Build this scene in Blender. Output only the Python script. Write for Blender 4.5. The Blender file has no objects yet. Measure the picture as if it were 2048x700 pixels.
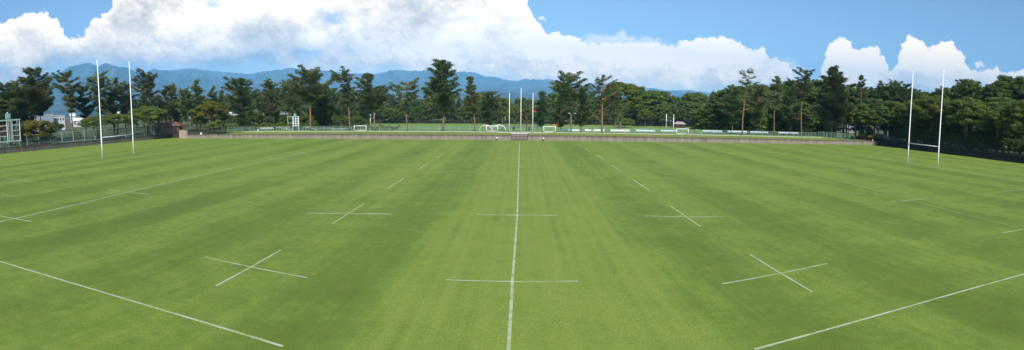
import bpy, math, random
import numpy as np
from mathutils import Matrix, Vector
sc = bpy.context.scene
COL = sc.collection
PI = math.pi
R_ = math.radians

# ------------------------------------------------------------------ camera (stitched wide view from the stand)
CAM = np.array([0.2871, -11.1217, 6.1748])
YAW, PITCH, ROLL = 0.0196, -0.0832, -0.0080
F, CX, CY, ASP = 994.9, 1024.1, 292.2, 1.0403          # pixels per radian, picture centre (2048 x 700)

def _rot(yaw, pitch, roll):
    cy, sy, cp, sp, cr, sr = math.cos(yaw), math.sin(yaw), math.cos(pitch), math.sin(pitch), math.cos(roll), math.sin(roll)
    Rz = np.array([[cy, -sy, 0], [sy, cy, 0], [0, 0, 1]])
    Rx = np.array([[1, 0, 0], [0, cp, -sp], [0, sp, cp]])
    Ry = np.array([[cr, 0, sr], [0, 1, 0], [-sr, 0, cr]])
    return Rz @ Rx @ Ry
RC = _rot(YAW, PITCH, ROLL)

cd = bpy.data.cameras.new('camera')
cam = bpy.data.objects.new('camera', cd)
COL.objects.link(cam)
cd.type = 'PANO'
cd.panorama_type = 'EQUIRECTANGULAR'
cd.longitude_min = -CX / F
cd.longitude_max = (2048 - CX) / F
cd.latitude_max = CY / (F * ASP)
cd.latitude_min = -(700 - CY) / (F * ASP)
cd.clip_start = 0.1
cd.clip_end = 60000
M = Matrix.Identity(4)
for i in range(3):
    M[i][0] = RC[i][0]; M[i][1] = RC[i][2]; M[i][2] = -RC[i][1]; M[i][3] = CAM[i]
cam.matrix_world = M
sc.camera = cam

def ray(px, py):
    th = (px - CX) / F; ph = (CY - py) / (F * ASP)
    return RC @ np.array([math.sin(th) * math.cos(ph), math.cos(th) * math.cos(ph), math.sin(ph)])
def azel(px, py):
    d = ray(px, py)
    return math.atan2(d[0], d[1]), math.atan2(d[2], math.hypot(d[0], d[1]))
def gnd(px, py, z=0.0):
    d = ray(px, py); t = (z - CAM[2]) / d[2]; p = CAM + t * d
    return float(p[0]), float(p[1])
def pos(px, py=262, Y=None, D=None):
    """x, y, z of the place seen at a pixel, at world depth Y or at level distance D"""
    d = ray(px, py)
    t = (Y - CAM[1]) / d[1] if Y is not None else D / math.hypot(d[0], d[1])
    p = CAM + t * d
    return float(p[0]), float(p[1]), float(p[2])

# ------------------------------------------------------------------ view, sun, sky with cumulus clouds
sc.view_settings.view_transform = 'Standard'
sc.view_settings.look = 'None'
sc.view_settings.gamma = 1
sc.view_settings.exposure = 0.50
sc.cycles.max_bounces = 6
sc.cycles.diffuse_bounces = 3
sc.cycles.transparent_max_bounces = 24
sc.cycles.volume_bounces = 2
SUN_EL = 43.0
SUN_DIR = Vector((0.22, -1.0, 0)).normalized() * math.cos(R_(SUN_EL)) + Vector((0, 0, math.sin(R_(SUN_EL))))
sd = bpy.data.lights.new('sun', 'SUN')
sd.energy = 4.2
sd.angle = R_(0.5)
sd.color = (1.0, 0.955, 0.88)
sun = bpy.data.objects.new('sun', sd)
COL.objects.link(sun)
sun.rotation_euler = SUN_DIR.to_track_quat('Z', 'Y').to_euler()

world = bpy.data.worlds.new('World')
sc.world = world
world.use_nodes = True
wt = world.node_tree
wt.nodes.clear()

class NT:
    """small helper that writes node maths as function calls"""
    def __init__(s, tree): s.t = tree
    def n(s, kind, **kw):
        nd = s.t.nodes.new(kind)
        for k, v in kw.items(): setattr(nd, k, v)
        return nd
    def put(s, sock, v):
        if isinstance(v, bpy.types.NodeSocket): s.t.links.new(v, sock)
        elif v is not None: sock.default_value = v
    def m(s, op, a, b=None, c=None, clamp=False):
        nd = s.n('ShaderNodeMath', operation=op, use_clamp=clamp)
        s.put(nd.inputs[0], a); s.put(nd.inputs[1], b)
        if c is not None: s.put(nd.inputs[2], c)
        return nd.outputs[0]
    def vm(s, op, a, b=None):
        nd = s.n('ShaderNodeVectorMath', operation=op)
        s.put(nd.inputs[0], a)
        if op == 'SCALE': s.put(nd.inputs['Scale'], b)
        else: s.put(nd.inputs[1], b)
        return nd.outputs[0]
    def comb(s, x, y, z=0.0):
        nd = s.n('ShaderNodeCombineXYZ')
        s.put(nd.inputs[0], x); s.put(nd.inputs[1], y); s.put(nd.inputs[2], z)
        return nd.outputs[0]
    def noise(s, v, scale, detail=4.0, rough=0.5, color=False):
        nd = s.n('ShaderNodeTexNoise')
        s.put(nd.inputs['Vector'], v); nd.inputs['Scale'].default_value = scale
        nd.inputs['Detail'].default_value = detail; nd.inputs['Roughness'].default_value = rough
        return nd.outputs['Color'] if color else nd.outputs[0]
    def voro(s, v, scale, detail=2.0, rough=0.5, smooth=0.6):
        nd = s.n('ShaderNodeTexVoronoi', feature='SMOOTH_F1')
        s.put(nd.inputs['Vector'], v); nd.inputs['Scale'].default_value = scale
        nd.inputs['Detail'].default_value = detail; nd.inputs['Roughness'].default_value = rough
        nd.inputs['Smoothness'].default_value = smooth
        nd.normalize = True
        return nd.outputs['Distance']
    def ss(s, x, lo, hi, a=0.0, b=1.0):
        nd = s.n('ShaderNodeMapRange', interpolation_type='SMOOTHSTEP')
        s.put(nd.inputs['Value'], x); nd.inputs['From Min'].default_value = lo; nd.inputs['From Max'].default_value = hi
        nd.inputs['To Min'].default_value = a; nd.inputs['To Max'].default_value = b
        return nd.outputs[0]
    def lin(s, x, lo, hi, a=0.0, b=1.0):
        nd = s.n('ShaderNodeMapRange')
        s.put(nd.inputs['Value'], x); nd.inputs['From Min'].default_value = lo; nd.inputs['From Max'].default_value = hi
        nd.inputs['To Min'].default_value = a; nd.inputs['To Max'].default_value = b
        return nd.outputs[0]
    def mix(s, f, a, b, mode='MIX'):
        nd = s.n('ShaderNodeMix', data_type='RGBA', blend_type=mode)
        s.put(nd.inputs[0], f)
        for sock, v in ((nd.inputs[6], a), (nd.inputs[7], b)):
            s.put(sock, v if isinstance(v, bpy.types.NodeSocket) else (v[0], v[1], v[2], 1))
        return nd.outputs[2]
    def ramp(s, f, stops):
        nd = s.n('ShaderNodeValToRGB')
        s.put(nd.inputs[0], f)
        el = nd.color_ramp.elements
        while len(el) < len(stops): el.new(0.5)
        for e, (p, c) in zip(el, stops):
            e.position = p; e.color = (c[0], c[1], c[2], 1) if not isinstance(c, float) else (c, c, c, 1)
        return nd.outputs[0]
    def curve(s, x, pts):
        """float curve through (x, y) points, both in 0..1"""
        nd = s.n('ShaderNodeFloatCurve')
        c = nd.mapping.curves[0]
        pts = sorted(pts)
        c.points[0].location = pts[0]; c.points[1].location = pts[-1]
        for p in pts[1:-1]: c.points.new(*p)
        for p in c.points: p.handle_type = 'VECTOR'
        nd.mapping.update()
        s.put(nd.inputs['Value'], x)
        return nd.outputs[0]

W = NT(wt)
TINT0, TINT1, CLOUD_GAIN = (1.0, 0.76, 0.42), (0.80, 0.67, 0.47), 1.74
sky = W.n('ShaderNodeTexSky', sky_type='NISHITA')
sky.sun_disc = False
sky.sun_elevation = R_(SUN_EL)
sky.sun_rotation = math.atan2(SUN_DIR.x, SUN_DIR.y)
sky.altitude = 500
sky.air_density = 1.0
sky.dust_density = 0.6
sky.ozone_density = 3.0
bg_sky = W.n('ShaderNodeBackground')
wt.links.new(sky.outputs[0], bg_sky.inputs[0])
bg_sky.inputs[1].default_value = 0.10

tc = W.n('ShaderNodeTexCoord')
sx = W.n('ShaderNodeSeparateXYZ')
wt.links.new(tc.outputs['Generated'], sx.inputs[0])
X, Y, Z = sx.outputs
az = W.m('ARCTAN2', X, Y)
el = W.m('ARCTAN2', Z, W.m('SQRT', W.m('ADD', W.m('MULTIPLY', X, X), W.m('MULTIPLY', Y, Y))))
P = W.comb(az, el, 0.0)
# ragged edges: push the directions about before reading the outline
w0 = W.vm('SUBTRACT', W.noise(P, 7.0, 2.0, 0.5, color=True), (0.5, 0.5, 0.5))
w1 = W.vm('SUBTRACT', W.noise(P, 26.0, 3.0, 0.55, color=True), (0.5, 0.5, 0.5))
w2 = W.vm('SUBTRACT', W.noise(P, 95.0, 4.0, 0.65, color=True), (0.5, 0.5, 0.5))
Pw = W.vm('ADD', P, W.vm('ADD', W.vm('SCALE', w0, 0.030), W.vm('ADD', W.vm('SCALE', w1, 0.040), W.vm('SCALE', w2, 0.020))))
swp = W.n('ShaderNodeSeparateXYZ'); wt.links.new(Pw, swp.inputs[0])
azw, elw = swp.outputs[0], swp.outputs[1]
A0, A1, E1 = -1.15, 1.25, 0.5
u = W.lin(azw, A0, A1)
v = W.m('DIVIDE', elw, E1)
def prof(pts):
    out = []
    for (px, py) in pts:
        a, e = azel(px, py)
        out.append(((a - A0) / (A1 - A0), min(1.0, max(0.0, e / E1))))
    return out
TOP = [(-60, 60), (0, 48), (30, 38), (75, 28), (105, 34), (125, 52), (142, 84), (165, 70), (180, 52), (200, 30), (218, 8), (235, -30), (300, -60),
       (700, -60), (1000, -60), (1050, -20), (1062, 20), (1080, 62), (1130, 68), (1200, 84), (1240, 90), (1270, 84), (1300, 86), (1340, 88), (1380, 82), (1400, 76),
       (1440, 76), (1480, 84), (1510, 96), (1540, 114), (1575, 126), (1596, 165), (1618, 190), (1636, 150), (1650, 116), (1668, 86), (1686, 80), (1702, 104), (1722, 94),
       (1748, 92), (1768, 112), (1782, 130), (1793, 150), (1799, 112), (1812, 78), (1828, 66), (1846, 82), (1862, 100), (1878, 80), (1896, 76), (1916, 92),
       (1934, 122), (1958, 136), (1990, 132), (2010, 138), (2026, 146), (2046, 132), (2110, 126), (2160, 170)]
BOT = [(-60, 175), (60, 168), (100, 128), (160, 128), (300, 136), (450, 132), (700, 140), (900, 150), (1040, 160), (1250, 170), (1400, 170), (1560, 172), (1700, 186), (2048, 186), (2110, 186)]
top = W.curve(u, prof(TOP))
bot = W.curve(u, prof(BOT))
dtop = W.m('MULTIPLY', W.m('SUBTRACT', top, v), E1)       # radians under the outline
dbot = W.m('MULTIPLY', W.m('SUBTRACT', v, bot), E1)
a_top = W.ss(dtop, -0.0012, 0.0042)
a_bot = W.ss(dbot, -0.020, 0.022)
# billows: heaped cells of three sizes, lit from above and slightly from the right, behind the viewer
wv_ = W.vm('ADD', W.vm('SCALE', w1, 0.020), W.vm('SCALE', w2, 0.010))
def heap(off):
    vec = W.vm('ADD', P, W.vm('ADD', wv_, off))
    st = W.vm('MULTIPLY', vec, (1.0, 1.2, 1.0))
    a = W.m('SUBTRACT', 1.0, W.voro(st, 9.0, 5.0, 0.62, 0.35))
    return a
h0 = heap((0.0, 0.0, 0.0))
h1 = heap((0.003, 0.007, 0.0))
h2 = heap((0.010, 0.026, 0.0))
lit = W.m('ADD', W.m('MULTIPLY', W.m('SUBTRACT', h0, h1), 2.0), W.m('MULTIPLY', W.m('SUBTRACT', h0, h2), 1.25))
big = W.noise(W.vm('MULTIPLY', P, (1.0, 1.6, 1.0)), 5.0, 3.0, 0.5)
mid = W.noise(W.vm('MULTIPLY', P, (1.0, 1.35, 1.0)), 15.0, 5.0, 0.6)
low = W.ss(dbot, -0.005, 0.07)                           # grey undersides
edge = W.ss(dtop, 0.045, 0.0)                            # bright crowns
rightness = W.ss(az, -0.25, 0.15)
tone = W.m('ADD', W.m('ADD', W.m('MULTIPLY', lit, 0.85), W.m('MULTIPLY', low, 0.34)), W.m('ADD', W.m('MULTIPLY', edge, 0.16), W.m('MULTIPLY', rightness, 0.20)))
tone = W.m('ADD', tone, W.m('ADD', W.lin(big, 0.36, 0.64, -0.22, 0.22), W.lin(mid, 0.35, 0.65, -0.05, 0.06)))
ccol = W.ramp(W.m('ADD', W.m('ADD', W.m('MULTIPLY', tone, 1.25), 0.33), W.m('MULTIPLY', rightness, 0.10)), [(0.0, (0.24, 0.22, 0.22)), (0.25, (0.40, 0.38, 0.38)), (0.50, (0.64, 0.62, 0.62)), (0.72, (0.88, 0.87, 0.88)), (0.88, (1.06, 1.06, 1.06)), (1.0, (1.15, 1.15, 1.15))])
bg_cl = W.n('ShaderNodeBackground')
tint = W.ramp(W.lin(el, 0.02, 0.22), [(0.0, TINT0), (1.0, TINT1)])
ccol = W.mix(1.0, ccol, tint, 'MULTIPLY')
wt.links.new(ccol, bg_cl.inputs[0])
bg_cl.inputs[1].default_value = CLOUD_GAIN
# thin places and holes
hole = W.ss(W.noise(P, 6.5, 5.0, 0.6), 0.33, 0.42)
hole = W.m('MAXIMUM', hole, W.m('MAXIMUM', W.ss(az, 0.0, 0.2), W.ss(dtop, 0.09, 0.03)))
thin = W.m('MULTIPLY', W.m('MULTIPLY', a_top, a_bot), W.lin(hole, 0, 1, 0.35, 1.0))
# faint veil beside the main banks and a few loose puffs
def puff(px, py, rx, ry, amp=1.0):
    a, e = azel(px, py)
    q = W.vm('MULTIPLY', W.vm('SUBTRACT', Pw, (a, e, 0)), (1.0 / rx, 1.0 / ry, 0))
    nd = W.n('ShaderNodeVectorMath', operation='LENGTH'); wt.links.new(q, nd.inputs[0])
    return W.ss(nd.outputs['Value'], 1.15, 0.35, 0.0, amp)
veil = W.m('MAXIMUM', puff(1240, 84, 0.11, 0.012, 0.5), puff(60, 120, 0.10, 0.045, 0.6))
veil = W.m('MAXIMUM', veil, W.m('MAXIMUM', puff(1088, 36, 0.010, 0.005, 0.6), puff(1964, 126, 0.012, 0.006, 0.7)))
veil = W.m('MAXIMUM', veil, W.m('MAXIMUM', puff(1560, 150, 0.06, 0.03, 0.6), puff(430, 150, 0.35, 0.012, 0.35)))
alpha = W.m('MAXIMUM', thin, veil, clamp=True)
mixs = W.n('ShaderNodeMixShader')
wt.links.new(alpha, mixs.inputs[0]); wt.links.new(bg_sky.outputs[0], mixs.inputs[1]); wt.links.new(bg_cl.outputs[0], mixs.inputs[2])
wo = W.n('ShaderNodeOutputWorld')
wt.links.new(mixs.outputs[0], wo.inputs[0])

# ------------------------------------------------------------------ materials
def new_mat(name):
    m = bpy.data.materials.new(name); m.use_nodes = True
    t = m.node_tree
    return m, NT(t), t.nodes['Principled BSDF'], t
def paint(name, col, rough=0.5, metal=0.0, var=0.12, scale=3.0, spec=0.4):
    m, n, b, t = new_mat(name)
    tcx = n.n('ShaderNodeTexCoord')
    f = n.noise(tcx.outputs['Object'], scale, 5.0, 0.6)
    c = n.mix(n.lin(f, 0.3, 0.7), [x * (1 - var) for x in col], [min(1, x * (1 + var)) for x in col])
    t.links.new(c, b.inputs['Base Color'])
    b.inputs['Roughness'].default_value = rough; b.inputs['Metallic'].default_value = metal
    b.inputs['Specular IOR Level'].default_value = spec
    return m

def leaf_mat(name, c_dark, c_light, trans=0.3, scale=0.55):
    m, n, b, t = new_mat(name)
    tcx = n.n('ShaderNodeTexCoord'); oi = n.n('ShaderNodeObjectInfo')
    off = n.vm('SCALE', n.comb(oi.outputs['Random'], oi.outputs['Random'], 0.3), 37.0)
    vec = n.vm('ADD', tcx.outputs['Object'], off)
    f = n.noise(vec, scale, 4.0, 0.6)
    g = n.noise(vec, 7.0, 2.0, 0.6)
    c = n.mix(n.lin(n.m('ADD', n.m('MULTIPLY', f, 0.6), n.m('MULTIPLY', g, 0.4)), 0.34, 0.66), c_dark, c_light)
    hs = n.n('ShaderNodeHueSaturation')
    t.links.new(n.lin(oi.outputs['Random'], 0, 1, 0.485, 0.515), hs.inputs['Hue'])
    t.links.new(n.lin(oi.outputs['Random'], 0, 1, 0.85, 1.2), hs.inputs['Value'])
    t.links.new(c, hs.inputs['Color'])
    t.links.new(hs.outputs[0], b.inputs['Base Color'])
    b.inputs['Roughness'].default_value = 0.55; b.inputs['Specular IOR Level'].default_value = 0.25
    tr = n.n('ShaderNodeBsdfTranslucent'); t.links.new(hs.outputs[0], tr.inputs[0])
    mx = n.n('ShaderNodeMixShader'); mx.inputs[0].default_value = trans
    t.links.new(b.outputs[0], mx.inputs[1]); t.links.new(tr.outputs[0], mx.inputs[2])
    t.links.new(mx.outputs[0], t.nodes['Material Output'].inputs[0])
    return m
MAT = {}
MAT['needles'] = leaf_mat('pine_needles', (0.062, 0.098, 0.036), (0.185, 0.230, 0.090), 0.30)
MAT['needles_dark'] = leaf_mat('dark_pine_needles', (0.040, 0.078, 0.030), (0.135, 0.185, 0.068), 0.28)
MAT['needles_pale'] = leaf_mat('pale_pine_needles', (0.080, 0.120, 0.045), (0.165, 0.205, 0.085), 0.28)
MAT['leaves'] = leaf_mat('broad_leaves', (0.060, 0.112, 0.018), (0.205, 0.260, 0.046), 0.36)
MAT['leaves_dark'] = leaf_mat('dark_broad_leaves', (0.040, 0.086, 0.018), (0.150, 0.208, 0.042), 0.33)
MAT['leaves_yellow'] = leaf_mat('yellow_green_leaves', (0.075, 0.100, 0.012), (0.190, 0.190, 0.022), 0.3)
MAT['leaves_orange'] = leaf_mat('turning_leaves', (0.075, 0.085, 0.016), (0.170, 0.125, 0.022), 0.3)
MAT['leaves_fresh'] = leaf_mat('fresh_leaves', (0.055, 0.100, 0.014), (0.125, 0.175, 0.030), 0.3)
MAT['hedge'] = leaf_mat('hedge_leaves', (0.025, 0.050, 0.012), (0.070, 0.100, 0.022), 0.2, 1.2)

def bark(name, lowc, upc):
    m, n, b, t = new_mat(name)
    tcx = n.n('ShaderNodeTexCoord')
    s = n.n('ShaderNodeSeparateXYZ'); t.links.new(tcx.outputs['Object'], s.inputs[0])
    f = n.noise(n.vm('MULTIPLY', tcx.outputs['Object'], (4, 4, 1.2)), 1.6, 5.0, 0.65)
    k = n.ss(n.m('ADD', s.outputs[2], n.m('MULTIPLY', f, 3.0)), 2.0, 6.0)
    c = n.mix(k, lowc, upc)
    c = n.mix(n.lin(f, 0.3, 0.7, 0.0, 0.7), c, (0.05, 0.035, 0.028))
    t.links.new(c, b.inputs['Base Color']); b.inputs['Roughness'].default_value = 0.9
    return m
MAT['bark'] = bark('red_pine_bark', (0.23, 0.145, 0.10), (0.33, 0.155, 0.075))
MAT['bark_grey'] = bark('grey_bark', (0.16, 0.125, 0.095), (0.20, 0.15, 0.11))
MAT['white'] = paint('white_paint', (0.80, 0.80, 0.80), 0.45, 0, 0.05)
MAT['offwhite'] = paint('weathered_white', (0.66, 0.66, 0.66), 0.6, 0, 0.12)
MAT['teal'] = paint('pale_green_steel', (0.20, 0.38, 0.35), 0.5, 0, 0.15)
MAT['palegreen'] = paint('faded_green_steel', (0.42, 0.56, 0.50), 0.5, 0, 0.12)
MAT['lightgreen'] = paint('fence_green', (0.17, 0.33, 0.24), 0.5, 0, 0.15)
MAT['palefence'] = paint('pale_fence_post', (0.30, 0.40, 0.30), 0.5, 0, 0.15)
MAT['grey'] = paint('grey_metal', (0.30, 0.31, 0.33), 0.5, 0.2, 0.15)
MAT['darkgrey'] = paint('dark_grey_metal', (0.07, 0.07, 0.085), 0.5, 0.0, 0.2)
MAT['brown'] = paint('dark_brown_iron', (0.055, 0.033, 0.028), 0.6, 0.0, 0.2)
MAT['dark_glass'] = paint('dark_panel', (0.035, 0.035, 0.07), 0.3, 0.0, 0.2)
MAT['roof_brown'] = paint('brown_roof', (0.15, 0.075, 0.055), 0.7, 0.0, 0.2)
MAT['roof_red'] = paint('maroon_roof', (0.17, 0.035, 0.045), 0.7, 0.0, 0.25)
MAT['pinkwall'] = paint('pinkish_render', (0.42, 0.30, 0.26), 0.8, 0.0, 0.12)
MAT['timber'] = paint('weathered_timber', (0.36, 0.31, 0.27), 0.8, 0.0, 0.25, 6)
MAT['bluewhite'] = paint('bluish_white_board', (0.66, 0.72, 0.86), 0.4, 0.0, 0.05)
MAT['houseblue'] = paint('blue_sheet_roof', (0.10, 0.36, 0.72), 0.5, 0.0, 0.1)
MAT['red'] = paint('bright_red', (0.75, 0.03, 0.03), 0.5, 0.0, 0.1)
MAT['orange'] = paint('bright_orange', (0.85, 0.13, 0.02), 0.5, 0.0, 0.1)
MAT['brickhouse'] = paint('beige_wall', (0.42, 0.36, 0.30), 0.8, 0.0, 0.1)
MAT['greywall'] = paint('grey_wall', (0.36, 0.37, 0.40), 0.8, 0.0, 0.1)
MAT['whitewall'] = paint('white_wall', (0.50, 0.51, 0.53), 0.7, 0.0, 0.06)
MAT['darkblue'] = paint('dark_blue_grey_wall', (0.05, 0.065, 0.09), 0.8, 0.0, 0.1)
MAT['brownwall'] = paint('brown_boards', (0.14, 0.10, 0.08), 0.8, 0.0, 0.2)
MAT['step_riser'] = paint('dark_step_riser', (0.10, 0.08, 0.07), 0.9, 0.0, 0.2)
MAT['slate'] = paint('slate_roof', (0.16, 0.18, 0.22), 0.7, 0.0, 0.2)
MAT['window'] = paint('window_glass', (0.05, 0.06, 0.08), 0.15, 0.0, 0.2)
MAT['greensheet'] = paint('green_sheet', (0.05, 0.42, 0.16), 0.5, 0.0, 0.1)
MAT['road'] = paint('asphalt', (0.16, 0.16, 0.165), 0.9, 0.0, 0.15)

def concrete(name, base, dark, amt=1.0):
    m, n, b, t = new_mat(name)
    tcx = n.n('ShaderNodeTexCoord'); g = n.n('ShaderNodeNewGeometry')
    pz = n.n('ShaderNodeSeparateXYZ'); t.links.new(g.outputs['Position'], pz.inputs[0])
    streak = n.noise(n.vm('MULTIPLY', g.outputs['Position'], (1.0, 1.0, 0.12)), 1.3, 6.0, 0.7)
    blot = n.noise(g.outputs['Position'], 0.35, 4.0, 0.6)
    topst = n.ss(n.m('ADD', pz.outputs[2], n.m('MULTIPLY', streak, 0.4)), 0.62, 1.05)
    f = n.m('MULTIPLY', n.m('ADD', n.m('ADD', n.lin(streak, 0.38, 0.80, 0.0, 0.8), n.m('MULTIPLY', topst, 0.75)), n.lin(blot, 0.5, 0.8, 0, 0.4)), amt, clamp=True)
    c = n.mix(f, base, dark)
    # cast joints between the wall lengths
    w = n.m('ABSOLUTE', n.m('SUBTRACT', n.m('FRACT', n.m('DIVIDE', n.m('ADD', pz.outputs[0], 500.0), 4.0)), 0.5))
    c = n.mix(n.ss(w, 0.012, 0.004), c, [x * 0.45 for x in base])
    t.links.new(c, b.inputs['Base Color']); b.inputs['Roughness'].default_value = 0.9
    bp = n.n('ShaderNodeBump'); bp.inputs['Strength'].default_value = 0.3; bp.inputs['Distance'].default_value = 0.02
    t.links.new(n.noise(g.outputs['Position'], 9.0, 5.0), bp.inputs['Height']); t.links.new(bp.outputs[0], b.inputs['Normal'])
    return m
MAT['concrete'] = concrete('stained_concrete', (0.255, 0.222, 0.18), (0.105, 0.085, 0.070))
MAT['concrete_dark'] = concrete('dark_stained_concrete', (0.15, 0.125, 0.11), (0.07, 0.058, 0.05))
MAT['concrete_shade'] = concrete('painted_shade_concrete', (0.024, 0.022, 0.020), (0.012, 0.011, 0.011))  # near-black: shade of the unlit right wall face put into its colour

# playing surface: mown bands along the width of the pitch, wear, thatch, painted shade on the near sides
def grass_mat():
    m, n, b, t = new_mat('mown_grass')
    g = n.n('ShaderNodeNewGeometry')
    Pn = g.outputs['Position']
    s = n.n('ShaderNodeSeparateXYZ'); t.links.new(Pn, s.inputs[0])
    x, y = s.outputs[0], s.outputs[1]
    wob = n.m('MULTIPLY', n.m('SUBTRACT', n.noise(n.vm('MULTIPLY', Pn, (1.0, 0.25, 1.0)), 0.22, 4.0, 0.6), 0.5), 2.6)
    xw = n.m('ADD', x, wob)
    # band edges in metres either side of the halfway line (1 = dark)
    edges = [(-60, -57), (-54, -51), (-48, -45), (-41.5, -38), (-34.5, -31), (-28, -25), (-21.8, -18.8), (-15.2, -12.2), (-7.4, -3.9),
             (5.6, 9.3), (12.4, 15.8), (19.6, 23.0), (26.0, 29.0), (33.0, 36.5), (40, 43), (46.5, 50), (53, 56), (60, 63), (66, 69)]
    X0, X1 = -75.0, 75.0
    pts = [(0.0, 0.15)]
    for a, c in edges:
        for xx, vv in ((a - 0.7, 0.12), (a + 0.5, 0.85), (c - 0.5, 0.85), (c + 0.7, 0.12)):
            pts.append(((xx - X0) / (X1 - X0), vv))
    pts.append((1.0, 0.15))
    band_l = n.curve(n.lin(xw, X0, 0.0, 0, 1), [(p[0] * 2, p[1]) for p in pts if p[0] <= 0.5] + [(1.0, 0.12)])
    band_r = n.curve(n.lin(xw, 0.0, X1, 0, 1), [(0.0, 0.12)] + [(p[0] * 2 - 1, p[1]) for p in pts if p[0] > 0.5])
    gt = n.m('GREATER_THAN', xw, 0.0)
    band = n.m('ADD', n.m('MULTIPLY', band_r, gt), n.m('MULTIPLY', band_l, n.m('SUBTRACT', 1.0, gt)))
    fade = n.noise(Pn, 0.05, 3.0, 0.5)
    band = n.m('MULTIPLY', band, n.lin(fade, 0.3, 0.65, 0.55, 1.15))
    # second, narrower mowing pass close to the halfway line
    xs = n.m('ADD', x, n.m('MULTIPLY', n.m('SUBTRACT', n.noise(n.vm('MULTIPLY', Pn, (1, 0.1, 1)), 0.5, 2.0), 0.5), 0.5))
    fine = n.m('SINE', n.m('MULTIPLY', xs, 2 * PI / 0.62))
    fine2 = n.m('SINE', n.m('MULTIPLY', xs, 2 * PI / 1.75))
    cen = n.m('MULTIPLY', n.ss(n.m('ABSOLUTE', n.m('SUBTRACT', x, 0.8)), 6.0, 3.8), n.lin(n.noise(n.vm('MULTIPLY', Pn, (1, 0.15, 1)), 0.9, 2.0), 0.35, 0.6))
    finev = n.m('MULTIPLY', n.m('ADD', n.m('MULTIPLY', fine, 0.13), n.m('MULTIPLY', fine2, 0.09)), cen)
    mott = n.noise(Pn, 0.42, 5.0, 0.62)
    mot2 = n.noise(Pn, 2.2, 5.0, 0.7)
    blade = n.noise(n.vm('MULTIPLY', Pn, (1.0, 0.6, 1.0)), 16.0, 4.0, 0.75)
    f = n.m('ADD', n.m('MULTIPLY', band, n.lin(n.noise(n.vm('MULTIPLY', Pn, (1.0, 0.12, 1.0)), 0.11, 3.0, 0.6), 0.35, 0.65, 0.28, 0.52)), n.m('ADD', n.m('MULTIPLY', n.m('SUBTRACT', mott, 0.5), 1.15), n.m('MULTIPLY', n.m('SUBTRACT', mot2, 0.5), 0.95)))
    fan = n.noise(n.comb(n.m('MULTIPLY', xs, 1.6), n.m('MULTIPLY', y, 0.03), 0.0), 1.0, 4.0, 0.7)
    f = n.m('ADD', n.m('ADD', f, finev), n.m('ADD', n.m('ADD', 0.13, n.m('MULTIPLY', n.m('MULTIPLY', n.ss(n.m('ABSOLUTE', n.m('SUBTRACT', xw, 0.9)), 4.2, 6.5), n.ss(y, 38.0, 6.0)), 0.24)), n.m('MULTIPLY', n.m('SUBTRACT', fan, 0.5), 0.85)))  # also darkens the near side areas: shade put into the grass colour
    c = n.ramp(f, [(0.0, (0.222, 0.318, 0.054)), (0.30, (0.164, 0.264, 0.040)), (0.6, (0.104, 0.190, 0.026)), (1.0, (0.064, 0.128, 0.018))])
    # dry thatch
    th = n.m('MULTIPLY', n.ss(n.noise(Pn, 0.75, 6.0, 0.72), 0.53, 0.70), n.ss(blade, 0.35, 0.7))
    c = n.mix(n.m('MULTIPLY', th, 0.55), c, (0.27, 0.235, 0.055))
    cl = n.ss(n.noise(n.vm('MULTIPLY', Pn, (1.0, 0.7, 1.0)), 1.15, 2.0, 0.4), 0.735, 0.80)
    c = n.mix(n.m('MULTIPLY', cl, 0.45), c, (0.34, 0.26, 0.09))
    # centre lane is drier and lighter
    c = n.mix(n.m('MULTIPLY', n.ss(n.m('ABSOLUTE', n.m('SUBTRACT', xw, 0.9)), 5.0, 4.2), 0.22), c, (0.255, 0.285, 0.055))
    c = n.mix(n.lin(blade, 0.34, 0.68, 0.0, 0.70), c, (0.060, 0.105, 0.010))
    c = n.mix(n.lin(n.noise(Pn, 38.0, 2.0, 0.6), 0.35, 0.8, 0.0, 0.4), c, (0.30, 0.31, 0.06))
    t.links.new(c, b.inputs['Base Color'])
    b.inputs['Roughness'].default_value = 0.75; b.inputs['Specular IOR Level'].default_value = 0.15
    bp = n.n('ShaderNodeBump'); bp.inputs['Strength'].default_value = 0.55; bp.inputs['Distance'].default_value = 0.03
    t.links.new(blade, bp.inputs['Height']); t.links.new(bp.outputs[0], b.inputs['Normal'])
    return m
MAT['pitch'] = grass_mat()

def rough_grass(name, c1, c2, c3):
    m, n, b, t = new_mat(name)
    g = n.n('ShaderNodeNewGeometry'); Pn = g.outputs['Position']
    f = n.noise(Pn, 0.12, 6.0, 0.65); h = n.noise(Pn, 3.0, 5.0, 0.7)
    c = n.ramp(n.m('ADD', n.m('MULTIPLY', f, 0.6), n.m('MULTIPLY', h, 0.4)), [(0.3, c1), (0.5, c2), (0.7, c3)])
    t.links.new(c, b.inputs['Base Color']); b.inputs['Roughness'].default_value = 0.85
    b.inputs['Specular IOR Level'].default_value = 0.1
    bp = n.n('ShaderNodeBump'); bp.inputs['Strength'].default_value = 0.5; bp.inputs['Distance'].default_value = 0.05
    t.links.new(h, bp.inputs['Height']); t.links.new(bp.outputs[0], b.inputs['Normal'])
    return m
MAT['bank'] = rough_grass('bank_grass', (0.12, 0.17, 0.03), (0.17, 0.21, 0.04), (0.22, 0.25, 0.06))
MAT['field2'] = rough_grass('second_pitch_grass', (0.12, 0.21, 0.045), (0.16, 0.25, 0.06), (0.20, 0.29, 0.08))

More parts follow.
